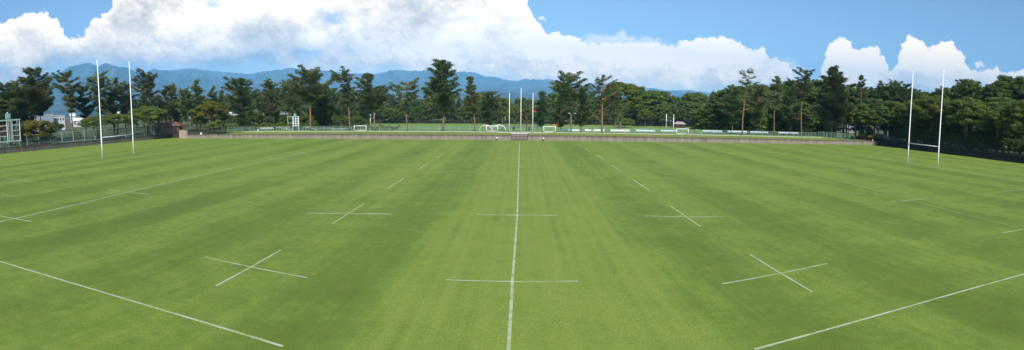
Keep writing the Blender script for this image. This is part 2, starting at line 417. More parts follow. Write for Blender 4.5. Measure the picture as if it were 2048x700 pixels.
def ground_mat():
    m, n, b, t = new_mat('park_ground')
    g = n.n('ShaderNodeNewGeometry'); Pn = g.outputs['Position']
    f = n.noise(Pn, 0.05, 6.0, 0.65); h = n.noise(Pn, 2.0, 5.0, 0.7)
    near = n.ramp(n.m('ADD', n.m('MULTIPLY', f, 0.65), n.m('MULTIPLY', h, 0.35)), [(0.36, (0.025, 0.036, 0.012)), (0.5, (0.05, 0.075, 0.02)), (0.60, (0.10, 0.14, 0.035)), (0.70, (0.17, 0.17, 0.10))])
    ln = n.n('ShaderNodeVectorMath', operation='LENGTH'); t.links.new(Pn, ln.inputs[0])
    far = n.ramp(n.noise(Pn, 0.006, 8.0, 0.7), [(0.40, (0.035, 0.06, 0.02)), (0.55, (0.08, 0.11, 0.04)), (0.66, (0.28, 0.28, 0.26))])
    c = n.mix(n.ss(ln.outputs['Value'], 400, 1100), near, far)
    t.links.new(c, b.inputs['Base Color']); b.inputs['Roughness'].default_value = 0.9
    return m
MAT['ground'] = ground_mat()

def mountain_mat():
    m, n, b, t = new_mat('forested_slopes')
    g = n.n('ShaderNodeNewGeometry'); Pn = g.outputs['Position']
    f = n.noise(Pn, 0.0035, 8.0, 0.68)
    c = n.ramp(f, [(0.35, (0.008, 0.014, 0.010)), (0.52, (0.030, 0.042, 0.024)), (0.66, (0.120, 0.130, 0.070))])
    s = n.n('ShaderNodeSeparateXYZ'); t.links.new(Pn, s.inputs[0])
    town = n.m('MULTIPLY', n.ss(n.noise(Pn, 0.0022, 3.0, 0.6), 0.60, 0.70), n.ss(n.noise(Pn, 0.02, 3.0, 0.7), 0.52, 0.62))
    town = n.m('MULTIPLY', town, n.ss(s.outputs[2], 420, 180))
    c = n.mix(n.m('MULTIPLY', town, 0.5), c, (0.5, 0.5, 0.48))
    t.links.new(c, b.inputs['Base Color']); b.inputs['Roughness'].default_value = 0.95
    b.inputs['Specular IOR Level'].default_value = 0.05
    return m
MAT['mountain'] = mountain_mat()

def line_mat():
    m, n, b, t = new_mat('line_paint_on_grass')
    g = n.n('ShaderNodeNewGeometry'); Pn = g.outputs['Position']
    h = n.noise(Pn, 24.0, 3.0, 0.7); w = n.noise(Pn, 1.4, 4.0, 0.6)
    c = n.mix(n.ss(n.m('ADD', h, n.lin(w, 0.3, 0.7, -0.12, 0.16)), 0.42, 0.66), (0.43, 0.47, 0.34), (0.24, 0.31, 0.10))
    t.links.new(c, b.inputs['Base Color']); b.inputs['Roughness'].default_value = 0.9
    b.inputs['Specular IOR Level'].default_value = 0.1
    return m
MAT['line'] = line_mat()

def mesh_mat(name, col, cover):
    m, n, b, t = new_mat(name)
    b.inputs['Base Color'].default_value = (*col, 1); b.inputs['Roughness'].default_value = 0.6
    tr = n.n('ShaderNodeBsdfTransparent')
    mx = n.n('ShaderNodeMixShader'); mx.inputs[0].default_value = cover
    t.links.new(tr.outputs[0], mx.inputs[1]); t.links.new(b.outputs[0], mx.inputs[2])
    t.links.new(mx.outputs[0], t.nodes['Material Output'].inputs[0])
    return m
MAT['chain'] = mesh_mat('green_chain_link', (0.10, 0.22, 0.17), 0.26)
MAT['chain_dark'] = mesh_mat('dark_chain_link', (0.10, 0.17, 0.15), 0.30)
MAT['net'] = mesh_mat('white_net', (0.7, 0.7, 0.7), 0.10)

# ------------------------------------------------------------------ mesh helpers
class MB:
    def __init__(s): s.v = []; s.f = []
    def add(s, vs, fs):
        o = len(s.v); s.v += [tuple(map(float, p)) for p in vs]; s.f += [tuple(i + o for i in f) for f in fs]; return s
    def box(s, c, d, rz=0.0, bev=0.0):
        hx, hy, hz = d[0] / 2, d[1] / 2, d[2] / 2
        ca, sa = math.cos(rz), math.sin(rz)
        P_ = []
        for z in (-hz, hz):
            for (x, y) in ((-hx, -hy), (hx, -hy), (hx, hy), (-hx, hy)):
                P_.append((c[0] + x * ca - y * sa, c[1] + x * sa + y * ca, c[2] + z))
        return s.add(P_, [(3, 2, 1, 0), (4, 5, 6, 7), (0, 1, 5, 4), (1, 2, 6, 5), (2, 3, 7, 6), (3, 0, 4, 7)])
    def tube(s, pts, rad, n=8, cap=True):
        pts = [Vector(p) for p in pts]
        if not hasattr(rad, '__len__'): rad = [rad] * len(pts)
        rings = []
        up = Vector((0, 0, 1))
        d0 = (pts[1] - pts[0]).normalized()
        a = d0.cross(up) if abs(d0.z) < 0.95 else d0.cross(Vector((1, 0, 0)))
        a.normalize()
        for i, p in enumerate(pts):
            d = (pts[min(i + 1, len(pts) - 1)] - pts[max(i - 1, 0)]).normalized()
            a = (a - d * a.dot(d)).normalized(); b = d.cross(a)
            rings.append([p + (a * math.cos(2 * PI * k / n) + b * math.sin(2 * PI * k / n)) * rad[i] for k in range(n)])
        vs = [tuple(q) for r in rings for q in r]
        fs = []
        for i in range(len(pts) - 1):
            for k in range(n):
                fs.append((i * n + k, i * n + (k + 1) % n, (i + 1) * n + (k + 1) % n, (i + 1) * n + k))
        if cap:
            fs.append(tuple(range(n - 1, -1, -1))); fs.append(tuple((len(pts) - 1) * n + k for k in range(n)))
        return s.add(vs, fs)
    def prism(s, poly, y0, y1):
        """outline in x, z pushed from y0 to y1"""
        n = len(poly)
        vs = [(x, y0, z) for x, z in poly] + [(x, y1, z) for x, z in poly]
        fs = [tuple(range(n)), tuple(range(2 * n - 1, n - 1, -1))] + [(i, i + n, (i + 1) % n + n, (i + 1) % n) for i in range(n)]
        return s.add(vs, fs)
    def ball(s, c, r, seg=12, ring=8, sq=(1, 1, 1)):
        vs = []; fs = []
        for i in range(ring + 1):
            th = PI * i / ring
            for k in range(seg):
                ph = 2 * PI * k / seg
                vs.append((c[0] + r * sq[0] * math.sin(th) * math.cos(ph), c[1] + r * sq[1] * math.sin(th) * math.sin(ph), c[2] + r * sq[2] * math.cos(th)))
        for i in range(ring):
            for k in range(seg):
                fs.append((i * seg + k, (i + 1) * seg + k, (i + 1) * seg + (k + 1) % seg, i * seg + (k + 1) % seg))
        return s.add(vs, fs)
    def build(s, name, mat, parent=None, smooth=False):
        me = bpy.data.meshes.new(name); me.from_pydata(s.v, [], s.f); me.update()
        return finish(name, me, mat, parent, smooth)
def finish(name, me, mat, parent=None, smooth=False):
    me.materials.append(MAT[mat] if isinstance(mat, str) else mat)
    if smooth:
        me.polygons.foreach_set('use_smooth', [True] * len(me.polygons))
    o = bpy.data.objects.new(name, me); COL.objects.link(o)
    if parent is not None: o.parent = parent
    return o
def quads(name, arr, mat, parent=None):
    """arr: N x 4 x 3"""
    n = len(arr)
    me = bpy.data.meshes.new(name)
    me.vertices.add(n * 4); me.vertices.foreach_set('co', np.ascontiguousarray(arr, dtype=np.float32).ravel())
    me.loops.add(n * 4); me.loops.foreach_set('vertex_index', np.arange(n * 4, dtype=np.int32))
    me.polygons.add(n); me.polygons.foreach_set('loop_start', np.arange(0, n * 4, 4, dtype=np.int32))
    me.update(); me.validate()
    return finish(name, me, mat, parent)
def thing(name, label, cat, loc=(0, 0, 0), rz=0.0, group=None):
    o = bpy.data.objects.new(name, None); COL.objects.link(o)
    o.location = loc; o.rotation_euler = (0, 0, rz); o['label'] = label; o['category'] = cat
    o.empty_display_size = 0.3
    if group: o['group'] = group
    return o
def tag(o, label, cat, group=None):
    o['label'] = label; o['category'] = cat
    if group: o['group'] = group
    return o
def struct(o): o['kind'] = 'structure'; return o
def dup(root, loc, rz=0.0, scale=1.0, label=None, group=None):
    r = root.copy(); COL.objects.link(r); r.location = loc; r.rotation_euler = (0, 0, rz)
    r.scale = (scale, scale, scale) if not hasattr(scale, '__len__') else scale
    if label: r['label'] = label
    if group: r['group'] = group
    for ch in list(root.children):
        c = ch.copy(); COL.objects.link(c); c.parent = r
        for g in list(ch.children):
            d = g.copy(); COL.objects.link(d); d.parent = c
    return r

# ------------------------------------------------------------------ terrain
LW0, LW1 = (-84.8, 20.0), (-75.4, 76.8)                 # foot of the left wall
WY = 74.5                                               # foot of the far wall
RWX = 75.2                                              # foot of the right wall
def sstep(x, a, b):
    t = min(1, max(0, (x - a) / (b - a))); return t * t * (3 - 2 * t)
def lwx(y): return LW0[0] + (y - LW0[1]) * (LW1[0] - LW0[0]) / (LW1[1] - LW0[1])
def H(x, y, gap=1.75):
    ins = (lwx(y) - gap < x < RWX + gap) and y < WY + gap
    if ins: return -0.35
    z = 0.78
    if y > WY and -72 < x < 80:
        rise = sstep(y, WY, 79.0)
        z = 0.72 + 0.30 * rise * sstep(x, -66, -58) * sstep(x, 72, 64)
    # second pitch, lower, beyond the bank
    k = sstep(y, 84.5, 104) * sstep(y, 205, 190) * sstep(x, -78, -62) * sstep(x, 100, 84)
    z = z * (1 - k) + -1.6 * k
    far = sstep(math.hypot(x, y), 300, 2500)
    z = z * (1 - far) + 0.0 * far
    return z
def axis(lo, hi, step, outs):
    a = list(np.arange(lo, hi + 1e-6, step))
    return sorted([-o for o in outs] + a + list(outs))
gx = sorted(set(list(np.round(np.arange(-150, 150.1, 1.5), 3)) + [-12500, -8000, -5000, -3000, -1800, -1100, -700, -480, -340, -260, -200, -170, 170, 200, 260, 340, 480, 700, 1100, 1800, 3000, 5000, 8000, 12500]))
gy = sorted(set([-900, -500, -250, -120, -60] + list(np.round(np.arange(-30, 75, 1.5), 3)) + list(np.round(np.arange(75, 212, 1.0), 3)) + [230, 260, 300, 360, 450, 600, 900, 1400, 2200, 3500, 5500, 8000, 12500]))
gv = [(x, y, H(x, y)) for y in gy for x in gx]
nx = len(gx)
gf = [(j * nx + i, j * nx + i + 1, (j + 1) * nx + i + 1, (j + 1) * nx + i) for j in range(len(gy) - 1) for i in range(nx - 1)]
struct(MB().add(gv, gf).build('ground', 'ground', smooth=True))

# playing surface
mb = MB(); pts = [(LW0[0] + 0.0, 20.0, 0), (-89.0, -30.0, 0), (RWX + 0.05, -30.0, 0), (RWX + 0.05, WY + 0.05, 0), (-69.0, WY + 0.05, 0), (-69.2, 76.9, 0), (LW1[0], LW1[1], 0)]
mb.add(pts, [tuple(range(len(pts)))])
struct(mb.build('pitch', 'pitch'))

# bank lawn laid over the strip between far wall and fence, following the terrain
mb = MB(); bx = list(np.arange(-58, 66.1, 2.0)); by = [WY + 0.36, 75.6, 76.5, 77.4, 78.3, 79.0, 80.2, 81.5, 83, 84.4]
bx = sorted(set([x for x in bx if not -3 < x < 3] + [-3.0, -1.86, 1.66, 3.0])); by[3] = 77.0
mb.add([(x, y, H(x, y, 0.1) + 0.05) for y in by for x in bx], [(j * len(bx) + i, j * len(bx) + i + 1, (j + 1) * len(bx) + i + 1, (j + 1) * len(bx) + i) for j in range(len(by) - 1) for i in range(len(bx) - 1) if not (by[j] < 76.6 and -1.9 < bx[i] < 1.6)])
struct(mb.build('bank_lawn', 'bank', smooth=True))
mb = MB(); bx = list(np.arange(-60, 84.1, 4.0)); by = list(np.arange(84.6, 188, 3.0))
mb.add([(x, y, H(x, y) + 0.07) for y in by for x in bx], [(j * len(bx) + i, j * len(bx) + i + 1, (j + 1) * len(bx) + i + 1, (j + 1) * len(bx) + i) for j in range(len(by) - 1) for i in range(len(bx) - 1)])
struct(mb.build('second_pitch', 'field2', smooth=True))

# ------------------------------------------------------------------ painted markings
mb = MB()
def strip(p, q, w=0.11, z=0.006):
    a = Vector((p[0], p[1], 0)); b = Vector((q[0], q[1], 0)); d = (b - a).normalized(); n_ = Vector((-d.y, d.x, 0)) * w / 2
    L = (b - a).length; k = max(1, int(L / 2.0)); rr = random.Random(int(abs(p[0]) * 13 + abs(p[1]) * 7))
    vs = []
    for i in range(k + 1):
        c = a.lerp(b, i / k); j = (rr.random() - 0.5) * 0.018
        vs += [(c.x + n_.x * (1 + j * 4) + n_.x * 0, c.y + n_.y * (1 + j * 4), z), (c.x - n_.x * (1 - j * 4), c.y - n_.y * (1 - j * 4), z)]
    mb.add(vs, [(2 * i, 2 * i + 1, 2 * i + 3, 2 * i + 2) for i in range(k)])
def sp(p, q, w=0.11, z=0.006): strip(gnd(*p), gnd(*q), w, z)
LINES = [((1039, 287), (1034.5, 430)), ((1034.5, 430), (1025, 560)), ((1025, 560), (1016, 720)),                       # halfway line
         ((891, 559.5), (1155, 562.5)), ((954, 429), (1115, 431)),
         ((410, 514), (614, 555.5)), ((562, 500), (432, 572)), ((617, 426), (783, 428)), ((727, 408), (664, 448)),
         ((1443, 568), (1655, 527)), ((1500, 509), (1625, 584)), ((1290, 432), (1452, 434)), ((1341, 412), (1401, 453)),
         ((807, 357), (774, 378)), ((856, 327), (835, 340)), ((886, 308), (873, 317)), ((911, 294), (899, 299)),
         ((1157, 289), (1165, 294)), ((1170, 297), (1180, 303)), ((1194, 310), (1207, 319)), ((1223, 331), (1244, 344)), ((1267, 360), (1299, 381)),
         ((215, 379), (298, 389)), ((-10, 430), (62, 443)), ((12, 356.5), (75, 364)),
         ((1780, 404), (1860, 397)), ((1999, 384), (2060, 377)), ((2005, 466), (2060, 456)),
]
for i, (p, q) in enumerate(LINES):
    flat_ = abs(q[1] - p[1]) < 0.06 * abs(q[0] - p[0]) and 420 < p[1] < 440
    sp(p, q, 0.14 if flat_ else (0.10 if i < 3 else (0.09 if i < 13 else 0.11)), 0.006 + 0.0004 * (i % 7))
def long_line(pts, w, k=18):
    xs = [p[0] for p in pts]; co = np.polyfit(xs, [p[1] for p in pts], 3)
    g = [gnd(x, float(np.polyval(co, x))) for x in np.linspace(xs[0], xs[-1], 40)]
    # even, gently bowed run on the ground
    d = np.concatenate([[0], np.cumsum([math.dist(a, b) for a, b in zip(g[:-1], g[1:])])]); t_ = np.linspace(0, d[-1], k + 1)
    gx_ = np.interp(t_, d, [a[0] for a in g]); gy_ = np.interp(t_, d, [a[1] for a in g])
    n_ = np.stack([-np.gradient(gy_), np.gradient(gx_)], 1); n_ /= np.linalg.norm(n_, axis=1, keepdims=True)
    vs = []
    for i in range(k + 1): vs += [(gx_[i] + n_[i][0] * w / 2, gy_[i] + n_[i][1] * w / 2, 0.0072), (gx_[i] - n_[i][0] * w / 2, gy_[i] - n_[i][1] * w / 2, 0.0072)]
    mb.add(vs, [(2 * i, 2 * i + 1, 2 * i + 3, 2 * i + 2) for i in range(k)])
long_line([(-20, 517), (0, 523), (151, 568), (302, 614), (440, 654), (566, 693)], 0.10)
long_line([(1508, 699), (1649, 661), (1813, 614), (1932, 581), (2047, 548.5), (2070, 542)], 0.10)
long_line([(-20, 448), (15, 441), (100, 421), (257, 384), (440, 342), (600, 307), (727, 283.5)], 0.13)
long_line([(1375, 289), (1480, 312), (1620, 345), (1820, 400), (2048, 457), (2070, 463)], 0.055)
for p, q in [((267, 309), (350, 297)), ((205, 318), (0, 344)), ((1740, 314), (1530, 288)), ((1740, 314), (1815, 326)), ((1815, 326), (1876, 336)), ((1876, 336), (2048, 362)), ((205, 318), (267, 309))]:
    sp(p, q, 0.10, 0.006)
struct(mb.build('pitch_markings', 'line'))

# ------------------------------------------------------------------ walls round the pitch
def wall_run(name, p, q, h, th, mat, label, side=1, cap=True, h2=None):
    a = Vector((p[0], p[1], 0)); b = Vector((q[0], q[1], 0)); L = (b - a).length; h2 = h2 or h
    rz = math.atan2(b.y - a.y, b.x - a.x)
    t = thing(name, label, 'wall', (a.x, a.y, 0), rz)
    y0, y1 = (0, th) if side > 0 else (-th, 0)
    k = max(1, int(L / 4)); body = MB()
    vs = []
    for i in range(k + 1):
        x = L * i / k; hh = h + (h2 - h) * i / k
        vs += [(x, y0, -0.2), (x, y1, -0.2), (x, y1, hh), (x, y0, hh)]
    fs = [(3, 2, 1, 0), (k * 4, k * 4 + 1, k * 4 + 2, k * 4 + 3)]
    for i in range(k):
        o = i * 4
        for e in range(4): fs.append((o + e, o + (e + 1) % 4, o + 4 + (e + 1) % 4, o + 4 + e))
    body.add(vs, fs); body.build('wall_body', mat, t)
    if cap:
        c = MB(); c.add([(x, y, z) for i in range(k + 1) for (x, y, z) in [(L * i / k, y0 - 0.03, h + (h2 - h) * i / k + 0.003), (L * i / k, y1 + 0.03, h + (h2 - h) * i / k + 0.003), (L * i / k, y1 + 0.03, h + (h2 - h) * i / k + 0.075), (L * i / k, y0 - 0.03, h + (h2 - h) * i / k + 0.075)]], fs)
        c.build('coping', mat, t)
    return t
SX0, SX1 = -1.55, 1.35                                  # steps through the far wall
wall_run('retaining_wall', (-68.4, WY), (SX0 - 0.12, WY), 0.76, 0.35, 'concrete', 'long stained pinkish-grey concrete wall from the brown-roofed hut to the steps')
wall_run('retaining_wall', (SX1 + 0.12, WY), (RWX - 0.6, WY), 0.80, 0.35, 'concrete', 'long stained pinkish-grey concrete wall running from the steps to the dark trees')
wall_run('boundary_wall', LW1, LW0, 0.75, 0.3, 'concrete_dark', 'dark grey concrete wall between the pitch and the scoreboard frame', side=-1, h2=1.22)
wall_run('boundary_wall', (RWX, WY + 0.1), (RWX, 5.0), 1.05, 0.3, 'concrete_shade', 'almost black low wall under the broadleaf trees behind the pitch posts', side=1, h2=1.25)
def zg(x, y): return H(x, y, 0.1)

# flight of steps up through the far wall
t = thing('steps', 'short weathered timber-faced flight of steps set in the far wall below the flagpoles', 'steps', ((SX0 + SX1) / 2, WY, 0))
wd = SX1 - SX0
for i in range(4):
    z0 = 0.002 + i * 0.25
    st_ = MB().box((0, 0.24 + i * 0.45, z0 + 0.095), (wd, 0.44, 0.19)).build('step', 'step_riser', t)
    MB().box((0, 0.21 + i * 0.45, z0 + 0.218), (wd, 0.50, 0.05)).build('tread', 'timber', st_)
for sx_ in (-1, 1):
    MB().prism([(-0.09, -0.1), (0.09, -0.1), (0.09, 1.02), (-0.09, 1.02)], -0.06, 1.95).build('side_wall', 'concrete', t).location = (sx_ * (wd / 2 + 0.10), 0, 0)
MB().box((0, 2.05, 1.0), (wd + 0.3, 0.5, 0.09)).build('top_slab', 'offwhite', t)
# paved landing with the three poles
o = MB().box((0.4, 78.55, 1.03), (9.5, 0.8, 0.08)).build('landing', 'brickhouse'); struct(o)
# concrete edging along the foot of the fence
o = MB().box((3.0, 79.08, 1.05), (119.0, 0.12, 0.12)).build('edging_kerb', 'offwhite'); struct(o)

# ------------------------------------------------------------------ rugby posts on the pitch
def rugby_posts(b0, b1, h, zbar, label, r0=0.088, r1=0.055, zb=0.0, bar_r=0.055, group=None):
    a = Vector((b0[0], b0[1], 0)); b = Vector((b1[0], b1[1], 0)); L = (b - a).length; d = b - a
    t = thing('rugby_posts', label, 'rugby posts', (a.x, a.y, zb), math.atan2(d.y, d.x), group)
    for x in (0, L):
        MB().tube([(x, 0, -0.1), (x, 0, zbar + 0.1), (x, 0, zbar + 0.12), (x, 0, h)], [r0, r0, r0 * 0.86, r1], 14).build('upright', 'white', t, True)
        MB().tube([(x, 0, 0.0), (x, 0, 0.05)], r0 + 0.05, 14).build('ground_sleeve', 'grey', t, True)
    MB().tube([(r0, 0, zbar), (L - r0, 0, zbar)], bar_r, 12).build('crossbar', 'white', t, True)
    return t
rugby_posts(gnd(205, 318), gnd(267.5, 309), 13.6, 2.93, 'tall white rugby posts in front of the scoreboard and the pines, mountains behind')
rugby_posts(gnd(1875, 336), gnd(1815, 326), 12.95, 2.80, 'tall white rugby posts in front of the almost black wall and broadleaf trees')
for (xa, xb, py, lab) in ((749.5, 741, 226, 'small distant white rugby posts behind a pine trunk beyond the fence'), (1346.5, 1332, 229, 'small distant white rugby posts beyond the fence beside a small goal')):
    A = pos(xa, 262, Y=147.0); B = pos(xb, 262, Y=152.8)
    rugby_posts((A[0], A[1]), (B[0], B[1]), pos(xa, py, Y=147.0)[2] + 1.5, 3.0, lab, 0.13, 0.10, -1.52, 0.07)

# flagpoles on the landing
for px, py, lab in ((1018.5, 187, 'white flagpole nearest the arched shelters, bare'), (1041.5, 177, 'tallest white flagpole, bare, straight above the steps'), (1065.3, 187, 'white flagpole nearest the small goal on the bank, bare')):
    x, y, z = pos(px, 262, Y=78.9); h = pos(px, py, Y=78.9)[2] - 1.07
    t = thing('flagpole', lab, 'flagpole', (x, y, 1.07), 0, 'flagpoles above the steps')
    MB().tube([(0, 0, 0), (0, 0, h * 0.5), (0, 0, h)], [0.078, 0.066, 0.045], 12).build('pole', 'white', t, True)
    MB().ball((0, 0, h + 0.05), 0.07).build('finial', 'white', t, True)
    MB().tube([(0, 0, 0), (0, 0, 0.12)], 0.13, 12).build('base_collar', 'grey', t, True)
    MB().box((0.09, 0, 1.1), (0.06, 0.04, 0.2)).build('cleat', 'grey', t)

# small goals on the bank
for i, (x0, x1, lab) in enumerate(((708.5, 732, 'small white goal frame on the bank near the pine with the blue roofs behind'), (972.5, 995.5, 'small white goal frame in front of the arched shelters'),
                                   (1087.5, 1110.5, 'small white goal frame between the flagpoles and the white boards'), (1353.5, 1376.5, 'small white goal frame beside the distant rugby posts'))):
    A = pos(x0, 262, Y=78.35); B = pos(x1, 262, Y=78.35); w = B[0] - A[0]; zb = zg(A[0], 78.35) + 0.05; h = 1.12
    t = thing('small_goal', lab, 'goal', ((A[0] + B[0]) / 2, 78.35, zb), 0, 'small goals along the bank')
    for sx_ in (-1, 1):
        MB().tube([(sx_ * w / 2, 0, 0), (sx_ * w / 2, 0, h)], 0.055, 10).build('post', 'white', t, True)
        MB().tube([(sx_ * w / 2, 0.03, h), (sx_ * w / 2, 0.35, h - 0.02), (sx_ * w / 2, 0.58, 0.08)], 0.022, 8).build('side_stay', 'white', t, True)
    MB().tube([(-w / 2 - 0.05, 0, h), (w / 2 + 0.05, 0, h)], 0.055, 10).build('crossbar', 'white', t, True)
    MB().tube([(-w / 2, 0.58, 0.22), (w / 2, 0.58, 0.22)], 0.04, 8).build('rear_bar', 'white', t, True)
    MB().add([(-w / 2, 0.36, h - .03), (w / 2, 0.36, h - .03), (w / 2, 0.58, 0.24), (-w / 2, 0.58, 0.24), (-w / 2, 0.02, h - .01), (w / 2, 0.02, h - .01)], [(0, 1, 2, 3), (4, 5, 1, 0)]).build('net', 'net', t)

# ------------------------------------------------------------------ fences
def fence(name, pts, h, label, post='palefence', mesh='chain', step=1.9, zf=None, rails=True, rpost=0.032, bars=None, group=None):
    t = thing(name, label, 'fence', (0, 0, 0), 0, group)
    P_ = [Vector(p) for p in pts]
    segs = []
    for a, b in zip(P_[:-1], P_[1:]):
        L = (b.xy - a.xy).length; k = max(1, round(L / step))
        segs += [a.lerp(b, i / k) for i in range(k)]
    segs.append(P_[-1])
    for p in segs:
        p.z = (zf(p.x, p.y) if zf else p.z)
    pm = MB()
    for p in segs:
        MB().tube([(p.x, p.y, p.z - 0.2), (p.x, p.y, p.z + h)], rpost, 6).build('post', post, t)
    if rails:
        for hh in (0.99, 0.06):
            MB().tube([(p.x, p.y, p.z + h * hh) for p in segs], rpost * 0.55, 5).build('rail', post, t)
    if bars:
        m = MB()
        for a, b in zip(segs[:-1], segs[1:]):
            k = int((b - a).length / bars)
            for i in range(1, k):
                q = a.lerp(b, i / k); m.tube([(q.x, q.y, q.z + 0.05), (q.x, q.y, q.z + h * 0.97)], 0.018, 4)
        m.build('grille', post, t)
    if mesh:
        m = MB(); o = 0
        vs = []; fs = []
        for p in segs: vs += [(p.x, p.y + 0.045, p.z + 0.03), (p.x, p.y + 0.045, p.z + h * 0.985)]
        for i in range(len(segs) - 1): fs.append((2 * i, 2 * i + 2, 2 * i + 3, 2 * i + 1))
        m.add(vs, fs).build('chain_link', mesh, t)
    return t
fence('mesh_fence', [(-60.5, 79.3, 0), (61.0, 79.3, 0)], 1.0, 'low pale green chain-link fence along the top of the grass bank', zf=lambda x, y: zg(x, y) + 0.03)
fence('mesh_fence', [(61.6, 79.3, 0), (69.5, 78.0, 0), (70.5, 79.6, 0)], 1.25, 'short green fence stepping down at the end of the bank beside the tall dense pine', post='lightgreen', zf=lambda x, y: zg(x, y) + 0.02)
fence('mesh_fence', [(-83.6, 43.2, 0), (-76.9, 76.5, 0)], 2.15, 'tall green chain-link fence behind the dark left boundary wall', post='palegreen', mesh='chain_dark', step=2.6, zf=lambda x, y: 0.82, rpost=0.05)
fence('iron_fence', [(-68.3, 75.2, 0), (-61.0, 79.2, 0)], 1.5, 'dark brown iron railing between the hut and the yellow-green tree', post='brown', mesh=None, step=1.25, zf=lambda x, y: 0.85, rpost=0.06, bars=0.28)
fence('iron_fence', [(-72.5, 77.5, 0), (-68.3, 75.2, 0)], 1.9, 'rusty brown railing beside the pinkish hut wall', post='brown', mesh=None, step=1.5, zf=lambda x, y: 0.85, rpost=0.07, bars=0.35)
fence('iron_fence', [(-58, 178.0, 0), (78, 178.0, 0)], 1.3, 'long thin dark railing in front of the far hedge', post='brown', mesh=None, step=3.0, zf=lambda x, y: zg(x, y), rpost=0.07, bars=0.8)
fence('mesh_fence', [(78.5, 77.0, 0), (78.5, 20.0, 0)], 1.3, 'dark fence under the broadleaf trees behind the black wall', post='brown', mesh='chain_dark', step=2.4, zf=lambda x, y: 0.85, rpost=0.045)

# ------------------------------------------------------------------ scoreboard frames
A = pos(41.5, 282, D=100); B = pos(-30, 282, D=97)
Lb = math.hypot(A[0] - B[0], A[1] - B[1])
t = thing('scoreboard', 'large pale green open scoreboard frame with a central ladder, standing behind the dark wall', 'scoreboard', (B[0], B[1], 0.85), math.atan2(A[1] - B[1], A[0] - B[0]))
zt = pos(30, 239.5, D=100)[2] - 0.85; zb_ = pos(30, 281.5, D=100)[2] - 0.85
def mx(px): return (px + 30) / 71.5 * Lb
for z, r in ((zt, 0.13), (zb_, 0.13)):
    MB().box((Lb / 2, 0, z), (Lb + 0.2, 0.22, r * 2)).build('beam', 'palegreen', t)
for px in (-29, -1, 15.5, 25.5, 41):
    MB().box((mx(px), 0, (zt + zb_) / 2), (0.14, 0.18, zt - zb_ - 0.26)).build('mullion', 'offwhite', t)
for k in range(1, 4):
    z = zb_ + (zt - zb_) * k / 4
    for (p0, p1) in ((-29, -1), (-1, 15.5), (25.5, 41)):
        MB().box(((mx(p0) + mx(p1)) / 2, 0.0, z), (mx(p1) - mx(p0) - 0.14, 0.12, 0.12)).build('shelf_rail', 'offwhite', t)
for (p0, p1) in ((-1, 15.5), (25.5, 41)):
    for k in range(4):
        z0 = zb_ + (zt - zb_) * k / 4
        MB().box((mx(p1) - 0.22, 0.12, z0 + (zt - zb_) / 8), (0.16, 0.06, (zt - zb_) / 4 - 0.14)).build('number_slot', 'dark_glass', t)
lad = MB()
for px in (18.2, 23.0): lad.tube([(mx(px), -0.12, zb_ - 0.2), (mx(px), -0.12, zt + 0.1)], 0.045, 6)
for k in range(12): lad.tube([(mx(18.2), -0.12, zb_ + 0.15 + k * 0.33), (mx(23.0), -0.12, zb_ + 0.15 + k * 0.33)], 0.03, 5)
lad.build('ladder', 'palegreen', t)
for px in (-28, -0.5, 18, 41):
    MB().box((mx(px), 0.3, zb_ / 2 - 0.1), (0.22, 0.22, zb_ + 0.1)).build('leg', 'palegreen', t)
    MB().box((mx(px), 1.1, (zt) / 2), (0.16, 0.16, zt)).build('rear_leg', 'teal', t)
MB().tube([(mx(8), 0.4, 0), (mx(20), 0.4, zb_)], 0.12, 6).build('stair_stringer', 'teal', t)
MB().box((mx(11), 0.3, zb_ + 0.5), (0.55, 0.1, 0.7)).build('score_plate', 'greensheet', t)
cb = MB().box((mx(19), 0.1, zt + 0.75), (0.95, 0.5, 1.05)).build('clock_box', 'teal', t)
MB().tube([(mx(19), -0.15, zt + 0.78), (mx(19), -0.19, zt + 0.78)], 0.34, 20).build('clock_face', 'palegreen', cb)
MB().box((mx(19) + 0.05, -0.2, zt + 0.88), (0.03, 0.02, 0.25)).box((mx(19) + 0.08, -0.2, zt + 0.78), (0.18, 0.02, 0.03)).build('clock_hands', 'darkgrey', cb)
MB().ball((mx(19) - 0.1, 0.1, zt + 1.38), 0.14).build('lamp', 'white', t, True)
MB().box((mx(19), 0.1, zt + 0.17), (0.5, 0.4, 0.14)).build('clock_base', 'palegreen', t)

# the smaller scoreboard beyond the bank
x0, y0, _ = pos(586, 262, Y=83.0); sc_ = 105 / 995.0
t = thing('scoreboard', 'small green and white scoreboard frame with eight dark windows and a side arm', 'scoreboard', (x0, y0, 0.98), R_(-4))
def q(px, py): return ((px - 586) * sc_, (263 - py) * 0.1)
for px in (586.2,): MB().box((q(px, 0)[0], 0, 1.5), (0.22, 0.2, 3.0)).build('pillar', 'teal', t)
MB().box((q(600, 0)[0], 0, 1.42), (0.12, 0.16, 2.84)).build('leg', 'palegreen', t)
MB().box((q(580, 0)[0] - 0.05, 0, 2.9), (1.35, 0.2, 0.12)).build('top_arm', 'teal', t)
MB().box((q(574.5, 0)[0], 0, 2.20), (0.12, 0.12, 1.25)).build('hanging_post', 'teal', t)
MB().box((q(579.5, 0)[0], 0, 1.66), (1.0, 0.08, 0.06)).build('lower_arm', 'palegreen', t)
pn = MB()
for px in (587.6, 593.2, 599.0): pn.box((q(px, 0)[0], -0.05, 2.0), (0.13, 0.12, 1.95))
for k in range(5): pn.box((q(593.2, 0)[0], -0.05, 1.07 + k * 0.465), (1.3, 0.11, 0.11))
pnl = pn.build('panel_frame', 'offwhite', t)
for k in range(4):
    for px in (590.4, 596.1): MB().box((q(px, 0)[0], 0.03, 1.30 + k * 0.465), (0.46, 0.04, 0.35)).build('window', 'dark_glass', pnl)
MB().box((q(592, 0)[0], 0, 3.25), (0.42, 0.35, 0.55)).build('clock_box', 'teal', t)
